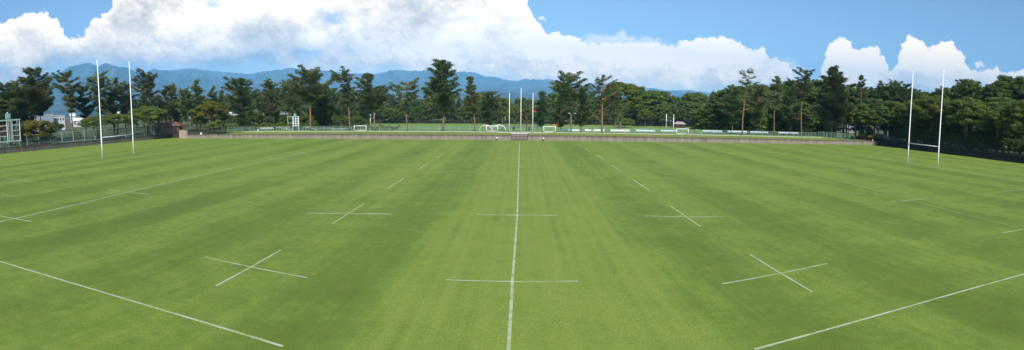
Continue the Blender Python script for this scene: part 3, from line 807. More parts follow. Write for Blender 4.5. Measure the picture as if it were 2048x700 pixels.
MB().box((q(592, 0)[0], 0, 3.60), (0.22, 0.22, 0.14)).build('lamp', 'darkgrey', t)

# ------------------------------------------------------------------ arched shelters, long shelter, boards and benches beyond the fence
for (x0, x1, lab) in ((959.5, 984, 'arched grey-ribbed team shelter farther from the flagpoles'), (985, 1011, 'arched grey-ribbed team shelter next to the flagpoles')):
    YY = 90.0
    A = pos(x0, 262, Y=YY); B = pos(x1, 262, Y=YY); w = B[0] - A[0]; zb = zg(A[0], YY); ztop = pos((x0 + x1) / 2, 250.0, Y=YY)[2] - zb
    t = thing('team_shelter', lab, 'shelter', ((A[0] + B[0]) / 2, YY, zb), 0, 'arched team shelters')
    def arc(yy, s=1.0): return [(-w / 2 * math.cos(PI * i / 14) * s, yy, (ztop - 1.0) + 0.98 * math.sin(PI * i / 14) * s) for i in range(15)]
    for yy in (-0.4, 0.9):
        MB().tube([(-w / 2, yy, 0)] + arc(yy) + [(w / 2, yy, 0)], 0.055, 8).build('rib', 'offwhite', t, True)
    m = MB(); a0 = arc(-0.38, 0.99); a1 = arc(0.88, 0.99)
    m.add(a0 + a1 + [(x, y, z - 0.04) for x, y, z in a0 + a1], [(i, i + 1, i + 16, i + 15) for i in range(14)] + [(i + 30, i + 45, i + 46, i + 31) for i in range(14)]).build('canopy', 'darkgrey', t, True)
    MB().box((0, 0.35, ztop - 1.35), (w * 0.8, 0.35, 0.06)).build('bench_seat', 'offwhite', t)
    for sx_ in (-0.35, 0.0, 0.35): MB().box((sx_ * w, 0.35, (ztop - 1.35) / 2), (0.05, 0.3, ztop - 1.35)).build('bench_leg', 'darkgrey', t)
YY = 92.0; A = pos(1012, 262, Y=YY); B = pos(1077, 262, Y=YY); zb = zg(A[0], YY); zr = pos(1045, 253.5, Y=YY)[2] - zb; w = B[0] - A[0]
t = thing('flat_shelter', 'long low shelter with a thin dark flat roof behind the three flagpoles', 'shelter', ((A[0] + B[0]) / 2, YY, zb))
MB().box((0, 0, zr), (w, 1.4, 0.14)).build('roof', 'darkgrey', t)
for k, px in enumerate((1013, 1027, 1058, 1075)):
    x = (px - 1044.5) / 65 * w
    MB().box((x, 0, zr / 2), (0.07 if k in (0, 3) else 0.42, 0.12 if k in (0, 3) else 0.3, zr - 0.14)).build('support', 'offwhite' if k in (0, 3) else 'brown', t)
MB().box((0, -0.5, zr - 0.80), (w * 0.95, 0.06, 0.09)).build('rail', 'offwhite', t)
MB().box((0, 0.3, zr - 1.15), (w * 0.9, 0.35, 0.06)).build('bench_seat', 'timber', t)

def board(x0, x1, py, thick, mat, label, YY=86.0, legs=4, group='white boards along the second pitch'):
    A = pos(x0, py, Y=YY); B = pos(x1, py, Y=YY); w = B[0] - A[0]; zb = zg(A[0], YY); zt_ = A[2] - zb
    t = thing('bench', label, 'bench', ((A[0] + B[0]) / 2, YY, zb), 0, group)
    MB().box((0, 0, zt_ - thick / 2), (w, 0.06, thick)).build('backrest', mat, t)
    MB().box((0, -0.28, zt_ - thick - 0.12), (w, 0.34, 0.05)).build('seat', mat, t)
    for k in range(legs):
        x = -w / 2 + 0.25 + (w - 0.5) * k / (legs - 1)
        MB().box((x, 0.06, (zt_ - 0.02) / 2), (0.06, 0.06, zt_ - 0.02)).box((x, -0.28, (zt_ - thick - 0.15) / 2), (0.05, 0.05, zt_ - thick - 0.15)).box((x, -0.12, zt_ - thick - 0.17), (0.05, 0.36, 0.05)).build('leg', 'darkgrey', t)
for a in ((1120, 1159.5, 258.0, 0.36, 'bluewhite', 'white bench behind the fence, nearest the flagpoles, crossed by a pine trunk'),
          (1170, 1209, 258.0, 0.40, 'white', 'brightest and thickest white bench behind the fence, by the leaning two-branched pine'),
          (1220.5, 1259.5, 258.8, 0.24, 'white', 'slim white bench behind the fence, third from the flagpoles'),
          (1271.5, 1310.5, 259.3, 0.20, 'bluewhite', 'slim pale bench behind the fence just before the distant rugby posts'),
          (1321.5, 1352, 259.8, 0.18, 'bluewhite', 'slim pale bench behind the distant rugby posts and small goal'),
          (1405, 1444, 260.4, 0.20, 'bluewhite', 'slim pale bench behind the fence past the lamp post'),
          (1455, 1494, 261.2, 0.20, 'bluewhite', 'slim pale bench behind the fence beside the tall bare-topped pine'),
          (1500, 1536, 262.6, 0.16, 'bluewhite', 'slim pale bench behind the fence between the two thin bare pine trunks'),
          (1556, 1596, 263.8, 0.16, 'bluewhite', 'slim pale bench behind the fence just left of the pine with the side spur'),
          (519, 546, 255.4, 0.16, 'offwhite', 'low grey-white bench behind the fence, nearest the small white plinth'),
          (622, 668, 255.4, 0.10, 'grey', 'long thin grey bench behind the fence below the rounded bush'),
          (662, 700, 256.0, 0.10, 'grey', 'thin grey bench behind the fence in front of the blue roofs')):
    board(*a)
for (x0, x1, lab) in ((553, 572, 'sloping grey handrail behind the fence left of the small scoreboard'), (568, 580, 'short sloping white handrail touching the small scoreboard'), (606, 630, 'sloping pale handrail behind the fence right of the small scoreboard')):
    A = pos(x0, 254.5, Y=84.0); B = pos(x1, 260, Y=84.0)
    t = thing('handrail', lab, 'handrail', (A[0], 84.0, zg(A[0], 84.0)), 0, 'sloping handrails at the bank')
    zb = zg(A[0], 84.0); w = B[0] - A[0]; za, zc = A[2] - zb, B[2] - zb
    for dy in (0, 1.2):
        MB().tube([(0, dy, 0), (0, dy, za), (w * 0.3, dy, za), (w, dy, zc), (w, dy, -0.2)], 0.03, 6).build('rail', 'offwhite', t)
t = thing('plinth_light', 'small white round-topped marker light behind the fence at its left part', 'light', pos(516.5, 262, Y=80.6)[:2] + (1.02,))
MB().ball((0, 0, 0.28), 0.2, sq=(1, 1, 0.9)).build('dome', 'white', t, True); MB().tube([(0, 0, -0.1), (0, 0, 0.14)], 0.13, 10).build('stem', 'white', t)
for px, lab in ((993.3, 'small round cream lamp at the wall foot left of the steps'), (1086.3, 'small round cream lamp at the wall foot right of the steps')):
    x, y = gnd(px, 281)[0], WY - 0.22
    t = thing('wall_lamp', lab, 'lamp', (x, y, 0), 0, 'round lamps at the wall foot')
    MB().ball((0, 0, 0.36), 0.17).build('globe', 'offwhite', t, True)
    MB().tube([(0, 0, -0.05), (0, 0, 0.16)], 0.09, 10).build('stem', 'brown', t)
    MB().box((0, 0.14, 0.36), (0.1, 0.16, 0.1)).build('bracket', 'brown', t)
x, y, z = pos(1743, 275, Y=WY + 0.6)
t = thing('marker_post', 'tiny white marker on top of the far wall near the dark trees', 'marker', (x, WY + 0.18, 0.88)); MB().box((0, 0, 0.14), (0.16, 0.12, 0.28)).build('body', 'white', t); MB().box((0, 0, 0.3), (0.2, 0.16, 0.04)).build('cap', 'offwhite', t)
x, y, z = pos(412, 262, Y=76.5)
t = thing('control_box', 'small white box on the wall in front of the iron railing', 'box', (x, WY + 0.2, 0.84)); MB().box((0, 0, 0.18), (0.34, 0.22, 0.34)).build('housing', 'white', t); MB().box((0, 0, 0.37), (0.38, 0.26, 0.04)).build('lid', 'offwhite', t)

# hut with brown roof and pinkish gate wall
A = pos(357, 270, D=115); B = pos(303, 270, D=117)
t = thing('hut', 'low brown-walled hut with a reddish-brown hipped roof at the corner of the pitch', 'hut', ((A[0] + B[0]) / 2 - 0.6, (A[1] + B[1]) / 2 + 1.6, 0.8), math.atan2(A[1] - B[1], A[0] - B[0]))
w = math.hypot(A[0] - B[0], A[1] - B[1])
MB().box((0, 0, 0.95), (w, 3.4, 1.9)).build('wall', 'brownwall', t)
rf = MB().add([(-w / 2 - .5, -2.1, 1.9), (w / 2 + .9, -2.1, 1.9), (w / 2 + .9, 2.1, 1.9), (-w / 2 - .5, 2.1, 1.9), (-w / 4, 0, 2.75), (w / 3, 0, 2.75), (-w / 2 - .5, -2.1, 1.8), (w / 2 + .9, -2.1, 1.8), (w / 2 + .9, 2.1, 1.8), (-w / 2 - .5, 2.1, 1.8)],
              [(0, 1, 5, 4), (1, 2, 5), (2, 3, 4, 5), (3, 0, 4), (6, 7, 1, 0), (7, 8, 2, 1), (8, 9, 3, 2), (9, 6, 0, 3), (9, 8, 7, 6)]).build('roof', 'roof_brown', t)
MB().box((0.6, 0, 2.9), (0.9, 0.7, 0.5)).build('ventilator', 'roof_brown', rf)
for x in (-2.2, -0.6, 1.2): MB().box((x, -1.72, 1.15), (0.9, 0.06, 0.8)).build('window', 'window', t)
MB().box((w / 2 - 0.7, -1.72, 0.9), (0.8, 0.06, 1.7)).build('door', 'brown', t)
A = pos(360.5, 274, D=112.5); B = pos(373.5, 274, D=109.8)
t = thing('gate_wall', 'square pinkish-beige wall block between the hut and the grey wall', 'wall', ((A[0] + B[0]) / 2, (A[1] + B[1]) / 2, 0.0), math.atan2(B[1] - A[1], B[0] - A[0]))
w = math.hypot(A[0] - B[0], A[1] - B[1]); MB().box((0, 0, 0.85), (w, 0.5, 1.7)).build('wall_body', 'pinkwall', t); MB().box((0, 0, 1.73), (w + 0.1, 0.6, 0.07)).build('coping', 'pinkwall', t)
A = pos(348.5, 270, D=113.5); B = pos(360, 270, D=112.6)
t = thing('iron_gate', 'narrow rusty brown gate between two tall posts beside the pinkish wall block', 'gate', (A[0], A[1], 0.0), math.atan2(B[1] - A[1], B[0] - A[0]))
w = math.hypot(A[0] - B[0], A[1] - B[1])
for x in (0, w): MB().box((x, 0, 1.25), (0.16, 0.16, 2.5)).build('gate_post', 'brown', t)
g_ = MB()
for k in range(8): g_.box((0.15 + (w - 0.3) * k / 7, 0, 0.85), (0.035, 0.035, 1.5))
for z in (0.15, 0.9, 1.6): g_.box((w / 2, 0.0, z), (w - 0.2, 0.05, 0.06))
g_.build('gate_leaf', 'brown', t)

# ------------------------------------------------------------------ buildings of the town and beyond the trees
def building(x0, x1, ytop, D, wall, roof, label, kind='flat', depth=None, nwin=3, group=None, name='building', floors=1, twist=0.0, rh=0.3):
    pc = (x0 + x1) / 2
    A = pos(x0, ytop, D=D); B = pos(x1, ytop, D=D); C = pos(pc, ytop, D=D)
    w = math.hypot(A[0] - B[0], A[1] - B[1]); dp = depth or w * 0.7; zb = H(C[0], C[1]); h = C[2] - zb
    rz = math.atan2(B[1] - A[1], B[0] - A[0]) + twist
    nx_, ny_ = -math.sin(rz), math.cos(rz)
    t = thing(name, label, 'building', (C[0] + nx_ * dp / 2, C[1] + ny_ * dp / 2, zb), rz, group)
    hw = h if kind == 'flat' else h * (1 - rh)
    hw = hw - 0.25 if kind == 'flat' else hw
    MB().box((0, 0, hw / 2), (w, dp, hw)).build('wall', wall, t)
    if kind == 'flat':
        MB().box((0, 0, hw + 0.125), (w + 0.4, dp + 0.4, 0.25)).build('roof', roof, t)
    else:
        e = 0.35; xa, ya = w / 2 + e, dp / 2 + e
        r = MB()
        if kind == 'gable':
            r.add([(-xa, -ya, hw - 0.1), (xa, -ya, hw - 0.1), (xa, ya, hw - 0.1), (-xa, ya, hw - 0.1), (-xa, 0, h), (xa, 0, h)], [(0, 1, 5, 4), (2, 3, 4, 5), (3, 0, 4), (1, 2, 5), (3, 2, 1, 0)])
        else:
            r.add([(-xa, -ya, hw - 0.1), (xa, -ya, hw - 0.1), (xa, ya, hw - 0.1), (-xa, ya, hw - 0.1), (-xa * 0.45, 0, h), (xa * 0.45, 0, h)], [(0, 1, 5, 4), (2, 3, 4, 5), (3, 0, 4), (1, 2, 5), (3, 2, 1, 0)])
        r.build('roof', roof, t)
    for fl in range(floors):
        for k in range(nwin):
            x = -w / 2 + w * (k + 0.5) / nwin; z = hw * (fl + 0.55) / floors
            fr = MB().box((x, -dp / 2 - 0.03, z), (w / nwin * 0.42, 0.08, hw / floors * 0.30)).build('window', 'window', t)
    return t
G = 'pale town buildings seen between the pine trunks'
building(56.5, 68, 228.5, 190, 'whitewall', 'offwhite', 'bright white gable end beside the first pine trunks right of the scoreboard', 'flat', nwin=1, group=G)
building(68.5, 105, 228.3, 196, 'pinkwall', 'slate', 'long grey-roofed factory with a pinkish lower wall between two pines', 'gable', nwin=5, group=G, rh=0.5)
building(107, 129, 230.5, 200, 'whitewall', 'whitewall', 'white two-storey block left of the leaning pine trunk', 'flat', nwin=4, floors=2, group=G)
building(-10, 26, 236.5, 190, 'greywall', 'offwhite', 'pale low roof behind the large scoreboard', 'gable', nwin=4, group=G)
building(146, 168, 235.5, 240, 'whitewall', 'offwhite', 'white gabled house right of the leaning pine trunk', 'gable', group=G)
building(166, 189, 232.5, 255, 'brickhouse', 'slate', 'grey-roofed house just left of the tall rugby posts', 'gable', group=G)
building(140, 150, 226.5, 380, 'whitewall', 'offwhite', 'small far white house above the roofs left of the rugby posts', 'gable', nwin=2, group=G)
k_ = 0
rg = random.Random(5)
for (x0, x1, yt, D, kd, wm, rm, lab) in (
    (230, 241, 222.5, 380, 'gable', 'whitewall', 'offwhite', 'small white house seen between the two tall rugby uprights'),
    (300, 313, 214.5, 420, 'flat', 'whitewall', 'whitewall', 'white block above the hut, left of its ventilator'),
    (318, 326, 221, 380, 'gable', 'whitewall', 'slate', 'tiny white house above the hut roof'),
    (322, 352, 231.5, 300, 'gable', 'offwhite', 'whitewall', 'wide white-roofed house directly above the hut'),
    (333, 346, 227, 360, 'flat', 'whitewall', 'offwhite', 'white cube house behind the wide white roof above the hut'),
    (356, 370, 229.5, 330, 'gable', 'whitewall', 'offwhite', 'white house between the pine trunks right of the hut ventilator'),
    (374, 396, 233, 300, 'gable', 'whitewall', 'whitewall', 'white house left of the yellow-green tree'),
    (396, 410, 229, 360, 'flat', 'whitewall', 'offwhite', 'pale block behind the yellow-green tree crown'),
    (449, 463, 224.5, 340, 'gable', 'whitewall', 'offwhite', 'white house just left of the reddest pine trunk'),
    (463, 478, 228.5, 300, 'flat', 'greywall', 'offwhite', 'grey-white block behind the reddest pine trunk'),
    (486, 501, 226, 300, 'gable', 'whitewall', 'offwhite', 'white gabled house left of the hazy pair of pines'),
    (500, 512, 230.5, 280, 'flat', 'whitewall', 'greywall', 'low white house under the hazy pair of pines'),
    (526, 544, 224.3, 310, 'hip', 'pinkwall', 'offwhite', 'pinkish-white house between the hazy pines'),
    (542, 553, 228, 290, 'flat', 'whitewall', 'offwhite', 'white block left of the small scoreboard'),
    (560, 574, 227, 330, 'gable', 'offwhite', 'whitewall', 'white-roofed house behind the small scoreboard arm'),
    (594, 608, 222.5, 330, 'gable', 'whitewall', 'offwhite', 'white gabled house right above the small scoreboard'),
    (606, 616, 221, 350, 'flat', 'whitewall', 'houseblue', 'small house with a pale blue roof left of the big twin-topped pine'),
    (604, 622, 231, 270, 'gable', 'offwhite', 'offwhite', 'low white roof between the small scoreboard and the big pine trunk'),
    (766, 774, 203.5, 420, 'flat', 'whitewall', 'whitewall', 'tall white block glimpsed between two pines above the distant posts'),
    (726, 732, 224, 420, 'flat', 'whitewall', 'whitewall', 'tiny white block right of the blue roofs'),
):
    building(x0, x1, yt, D, wm, rm, lab, kd, group=G, nwin=3, floors=2 if kd == 'flat' else 1)
building(668, 682.5, 225.8, 300, 'greywall', 'houseblue', 'bright blue metal roof, the smaller, left of the thin pine trunk', 'hip', group='bright blue roofs', rh=0.42)
building(684.5, 700, 225.6, 296, 'greywall', 'houseblue', 'bright blue metal roof, the wider, touching the thin pine trunk', 'hip', group='bright blue roofs', rh=0.42)
building(1848, 1888, 254.5, 118, 'brown', 'roof_red', 'house with a maroon roof between the tall rugby posts', 'gable', nwin=5, name='house', rh=0.45)  # maroon-roofed houses: dark walls carry the tree shade in their colour
building(1934, 1966, 252.5, 116, 'brown', 'roof_red', 'house with a maroon roof half hidden behind the dark trunks right of the rugby posts', 'gable', nwin=4, name='house', rh=0.45)
building(1780, 1800, 252, 140, 'brown', 'roof_red', 'small red roof glimpsed left of the rugby posts', 'gable', nwin=3, name='house', rh=0.45)
building(1899, 1919, 285, 105, 'darkblue', 'slate', 'low dark blue-grey shed just right of the rugby posts', 'flat', nwin=1, name='shed', depth=2)
building(1656, 1674, 249, 150, 'whitewall', 'offwhite', 'white building glimpsed beside the tall dense pine trunk', 'gable', nwin=3, group='pale buildings beyond the right trees')
building(1690, 1712, 252, 160, 'greywall', 'slate', 'grey building under the yellow-green tree beyond the far wall', 'gable', nwin=3, group='pale buildings beyond the right trees')
building(1722, 1744, 257, 135, 'brickhouse', 'greensheet', 'low building with a bright green roof right of the yellow-green tree', 'gable', nwin=3, name='shed', rh=0.5)
t = building(1348, 1371, 243.5, 190, 'brown', 'timber', 'brown timber rest shelter below the broadleaf trees, left of the lamp post', 'hip', nwin=3, name='pavilion', rh=0.35)
building(1262, 1282, 243.5, 250, 'whitewall', 'offwhite', 'white low building behind the broadleaf trunks, left of the white van', 'flat', nwin=4, group='pale buildings beyond the far broadleaf trees')
building(1296, 1345, 243.5, 260, 'whitewall', 'greywall', 'long white low building behind the broadleaf trunks', 'flat', nwin=8, group='pale buildings beyond the far broadleaf trees')
building(1374, 1420, 246.5, 240, 'greywall', 'greywall', 'long grey low building behind the lamp post', 'flat', nwin=8, group='pale buildings beyond the far broadleaf trees')

# vehicles glimpsed below the trees
def car(px, py, D, mat, label, van=False, rz=0.0, zb=None):
    x, y, z = pos(px, py, D=D); zb = H(x, y) if zb is None else zb
    a = math.atan2(x - CAM[0], y - CAM[1])
    t = thing('parked_van' if van else 'parked_car', label, 'van' if van else 'car', (x, y, zb), -a + rz)
    L, Hh, Wd = (4.6, 1.95, 1.75) if van else (4.2, 1.45, 1.7)
    if van: prof_ = [(-L / 2, 0.35), (-L / 2, 1.0), (-L / 2 + 0.25, 1.85), (-L / 2 + 0.5, Hh), (L / 2 - 1.0, Hh), (L / 2 - 0.35, 1.15), (L / 2, 0.95), (L / 2, 0.35)]
    else: prof_ = [(-L / 2, 0.32), (-L / 2, 0.88), (-L / 2 + 0.35, 0.95), (-L / 2 + 0.9, Hh - 0.05), (-0.2, Hh), (0.45, Hh - 0.08), (1.1, 0.95), (L / 2 - 0.1, 0.78), (L / 2, 0.32)]
    body = MB().prism(prof_, -Wd / 2, Wd / 2).build('body', mat, t)
    MB().prism([(-L / 2 + 0.75, 1.0), (-L / 2 + 1.05, Hh - 0.18), (0.35, Hh - 0.18), (0.85, 1.0)], -Wd / 2 - 0.012, Wd / 2 + 0.012).build('side_windows', 'window', t)
    for x_ in (-L / 2 + 0.8, L / 2 - 0.8):
        for y_ in (-Wd / 2 + 0.08, Wd / 2 - 0.08):
            w_ = MB().tube([(x_, y_ - 0.1, 0.31), (x_, y_ + 0.1, 0.31)], 0.31, 14).build('wheel', 'darkgrey', t)
    for y_ in (-0.6, 0.6): MB().box((L / 2, y_, 0.68), (0.06, 0.3, 0.14)).build('headlight', 'offwhite', t)
    return t
car(1268.5, 252, 205, 'red', 'small red car behind the far hedge at the foot of the broadleaf trees', zb=-0.2)
car(1289.5, 250, 215, 'white', 'white van behind the far hedge between broadleaf trunks', van=True, rz=R_(70), zb=0.3)
car(1762, 262, 122, 'greywall', 'pale grey car roof glimpsed under the trees beyond the end of the far wall', zb=0.85)
car(2016, 299, 112, 'white', 'white car parked beyond the dark wall near the right edge', zb=0.85)
car(2036, 301, 118, 'greywall', 'silver-grey car parked beside a white one near the right edge', zb=0.85)
o = MB().box((98, 42, 0.86), (9, 9, 0.04)).build('car_park', 'road'); struct(o)

# lamp posts
def lamp_post(px, pyt, label, D=None, Y=None, arms=1, mat='darkgrey'):
    x, y, z = pos(px, pyt, D=D, Y=Y); zb = H(x, y); h = z - zb
    t = thing('lamp_post', label, 'lamp post', (x, y, zb), 0)
    MB().tube([(0, 0, 0), (0, 0, h - 0.3)], [0.09, 0.06], 8).build('pole', mat, t)
    if arms == 1: MB().ball((0, 0, h - 0.1), 0.26 if px < 1500 else 0.15, sq=(1, 1, 0.8)).build('lamp_head', 'offwhite', t, True)
    else:
        MB().tube([(-1.1, 0, h - 0.1), (0, 0, h - 0.35), (1.1, 0, h - 0.1)], 0.05, 6).build('arm', mat, t)
        for s_ in (-1, 1): MB().box((s_ * 0.95, -0.1, h - 0.02), (0.85, 0.45, 0.16)).build('lamp_head', 'offwhite', t)
    return t
lamp_post(1389.5, 233.5, 'lone lamp post with a pale round head standing before the dark trees beyond the fence', Y=110)
lamp_post(1144, 226.5, 'floodlight post with two white heads behind the umbrella-shaped pine', Y=120, arms=2)
lamp_post(1801.5, 246, 'lamp with a white globe head among the dark trees left of the rugby posts', D=114)
lamp_post(1010.5, 218, 'slim pole with a pale blue-grey head behind the left flagpole', Y=130, mat='teal')

# red and orange parasols among the trees
for (px, py, Dp, r, mat, lab) in ((1069.5, 221.5, 150, 0.75, 'red', 'red canopy glimpsed in the trees beside the right flagpole'), (1108.5, 249, 170, 0.62, 'orange', 'orange-red parasol low under the pines behind the small goal'), (1117, 249, 174, 0.5, 'orange', 'faded orange parasol low under the pines, the smaller of two')):
    x, y, z = pos(px, py, D=Dp); zb = H(x, y); h = z - zb
    t = thing('parasol', lab, 'parasol', (x, y, zb))
    MB().tube([(0, 0, 0), (0, 0, h)], 0.04, 6).build('pole', 'grey', t)
    MB().add([(0, 0, h + 0.15)] + [(r * math.cos(2 * PI * k / 8), r * math.sin(2 * PI * k / 8), h - 0.3) for k in range(8)] + [(0, 0, h + 0.05)],
             [(0, 1 + k, 1 + (k + 1) % 8) for k in range(8)] + [(9, 1 + (k + 1) % 8, 1 + k) for k in range(8)]).build('canopy', mat, t)

# ------------------------------------------------------------------ mountains
world.cycles.sampling_method = 'MANUAL'
world.cycles.sample_map_resolution = 512
def vnoise2(x, y, seed):
    """smooth value noise on arrays"""
    r = np.random.RandomState(seed); T = r.rand(256, 256)
    xi = np.floor(x).astype(int); yi = np.floor(y).astype(int); fx = x - xi; fy = y - yi
    fx = fx * fx * (3 - 2 * fx); fy = fy * fy * (3 - 2 * fy)
    g = lambda a, b: T[a % 256, b % 256]
    return (g(xi, yi) * (1 - fx) + g(xi + 1, yi) * fx) * (1 - fy) + (g(xi, yi + 1) * (1 - fx) + g(xi + 1, yi + 1) * fx) * fy
def ridged(x, y, seed, oct_=6, gain=0.5):
    s = 0; a = 1.0; f = 1.0; w = 0
    for o in range(oct_):
        n_ = 1 - np.abs(2 * vnoise2(x * f + 17 * o, y * f + 31 * o, seed + o) - 1)
        s = s + a * n_ * n_; w += a; a *= gain; f *= 2.07
    return s / w
def mountain(name, label, pts, R, Wd, seed, rough=0.85, n_az=620, n_r=80, back=0.6):
    ae = [azel(*p) for p in pts]; A = [a for a, e in ae]
    az_ = np.linspace(A[0], A[-1], n_az); el_ = np.interp(az_, A, [e for a, e in ae])
    Hh = CAM[2] + R * np.tan(np.maximum(el_, -0.002)); Hh = np.maximum(Hh, 2)
    fr = np.concatenate([np.linspace(-1, 0, n_r - 16), np.linspace(0, back, 17)[1:]])
    rr = R + fr * Wd
    AZ, RR = np.meshgrid(az_, rr); FR = np.repeat(fr[:, None], n_az, 1)
    nz = ridged(AZ * R / 900.0, RR / 1300.0, seed)
    base = np.where(FR <= 0, (1 + FR) ** 1.15, 1 - FR / back * 0.9)
    near0 = np.exp(-(FR / 0.05) ** 2)
    relief = (nz - 0.45) * rough * (1 - near0) * np.clip(np.abs(FR) * 4 + 0.2, 0, 1)
    Zz = Hh[None, :] * (base + relief * np.sqrt(np.clip(base, 0, 1)))
    Zz = Zz + near0 * (ridged(AZ * R / 260.0, RR / 300.0, seed + 9, 5) - 0.5) * 0.05 * Hh[None, :]
    Zz = np.where(FR <= -0.999, -20, Zz)
    cap = (CAM[2] + RR * (np.maximum(el_, 0.0)[None, :] + 0.0015))          # keeps the outline where the skyline has it
    Zz = np.minimum(Zz, cap)
    XX = CAM[0] + RR * np.sin(AZ); YY_ = CAM[1] + RR * np.cos(AZ)
    n0, n1 = AZ.shape
    vs = np.stack([XX, YY_, Zz], -1).reshape(-1, 3)
    idx = np.arange(n0 * n1).reshape(n0, n1)
    f = np.stack([idx[:-1, :-1], idx[:-1, 1:], idx[1:, 1:], idx[1:, :-1]], -1).reshape(-1, 4)
    me = bpy.data.meshes.new(name)
    me.vertices.add(len(vs)); me.vertices.foreach_set('co', vs.astype(np.float32).ravel())
    me.loops.add(f.size); me.loops.foreach_set('vertex_index', f.astype(np.int32).ravel())
    me.polygons.add(len(f)); me.polygons.foreach_set('loop_start', np.arange(0, f.size, 4, dtype=np.int32))
    me.update(); me.validate()
    return struct(finish(name, me, 'mountain', None, True))
mountain('mountain_range', '', [(-80, 205), (-30, 196), (0, 186), (20, 176), (45, 166), (70, 160), (100, 151), (125, 142), (140, 134), (155, 130), (170, 127.5), (180, 127), (190, 130), (197, 134), (206, 129), (213, 127), (224, 131),
          (238, 135), (252, 136), (264, 141), (275, 147), (283, 151), (300, 158), (330, 168), (370, 182), (400, 195)], 9000, 5200, 3)
mountain('mountain_range', '', [(255, 172), (275, 154), (290, 146), (302, 140), (309, 138), (318, 142), (345, 142), (370, 139), (400, 138), (440, 143), (500, 147), (560, 140), (580, 137), (600, 139), (640, 142), (700, 146), (742, 148), (760, 145),
          (793, 140), (820, 141.5), (850, 140.5), (880, 143), (910, 145), (930, 144), (954, 147), (971, 153), (1000, 157), (1023, 160.5), (1037, 161), (1050, 158), (1065, 160), (1080, 159), (1100, 160), (1126, 165), (1160, 173), (1178, 170), (1191, 166),
          (1215, 171), (1256, 171), (1283, 177), (1300, 176), (1314, 177), (1349, 185), (1365, 184.5), (1382, 187), (1413, 191), (1450, 202), (1500, 214)], 10500, 5600, 41)
mountain('mountain_range', '', [(1230, 190), (1290, 182), (1350, 180), (1400, 183), (1450, 190), (1500, 193), (1560, 196), (1640, 204), (1720, 216), (1800, 232)], 12000, 3500, 77, n_az=260)
mountain('foothills', '', [(-80, 236), (20, 214), (120, 206), (220, 192), (260, 186), (330, 176), (400, 178), (450, 183), (520, 178), (580, 186), (650, 190), (720, 184), (800, 188), (860, 186), (930, 184), (965, 178), (985, 176), (1010, 182), (1060, 189),
          (1130, 188), (1200, 194), (1290, 198), (1380, 206), (1450, 213), (1560, 222), (1700, 238)], 6200, 3600, 120, rough=0.35)

# ------------------------------------------------------------------ trees
def blades(c, u, v, a, b):
    """diamond-shaped leaf faces: centres, two directions, half length, half width"""
    a = a[:, None]; b = b[:, None]
    return np.stack([c - u * a, c + v * b, c + u * a, c - v * b], 1)
def unit(w): return w / (np.linalg.norm(w, axis=1, keepdims=True) + 1e-9)
def rand_dirs(r, n, flat=1.0):
    d = r.normal(size=(n, 3)); d[:, 2] *= flat; return unit(d)

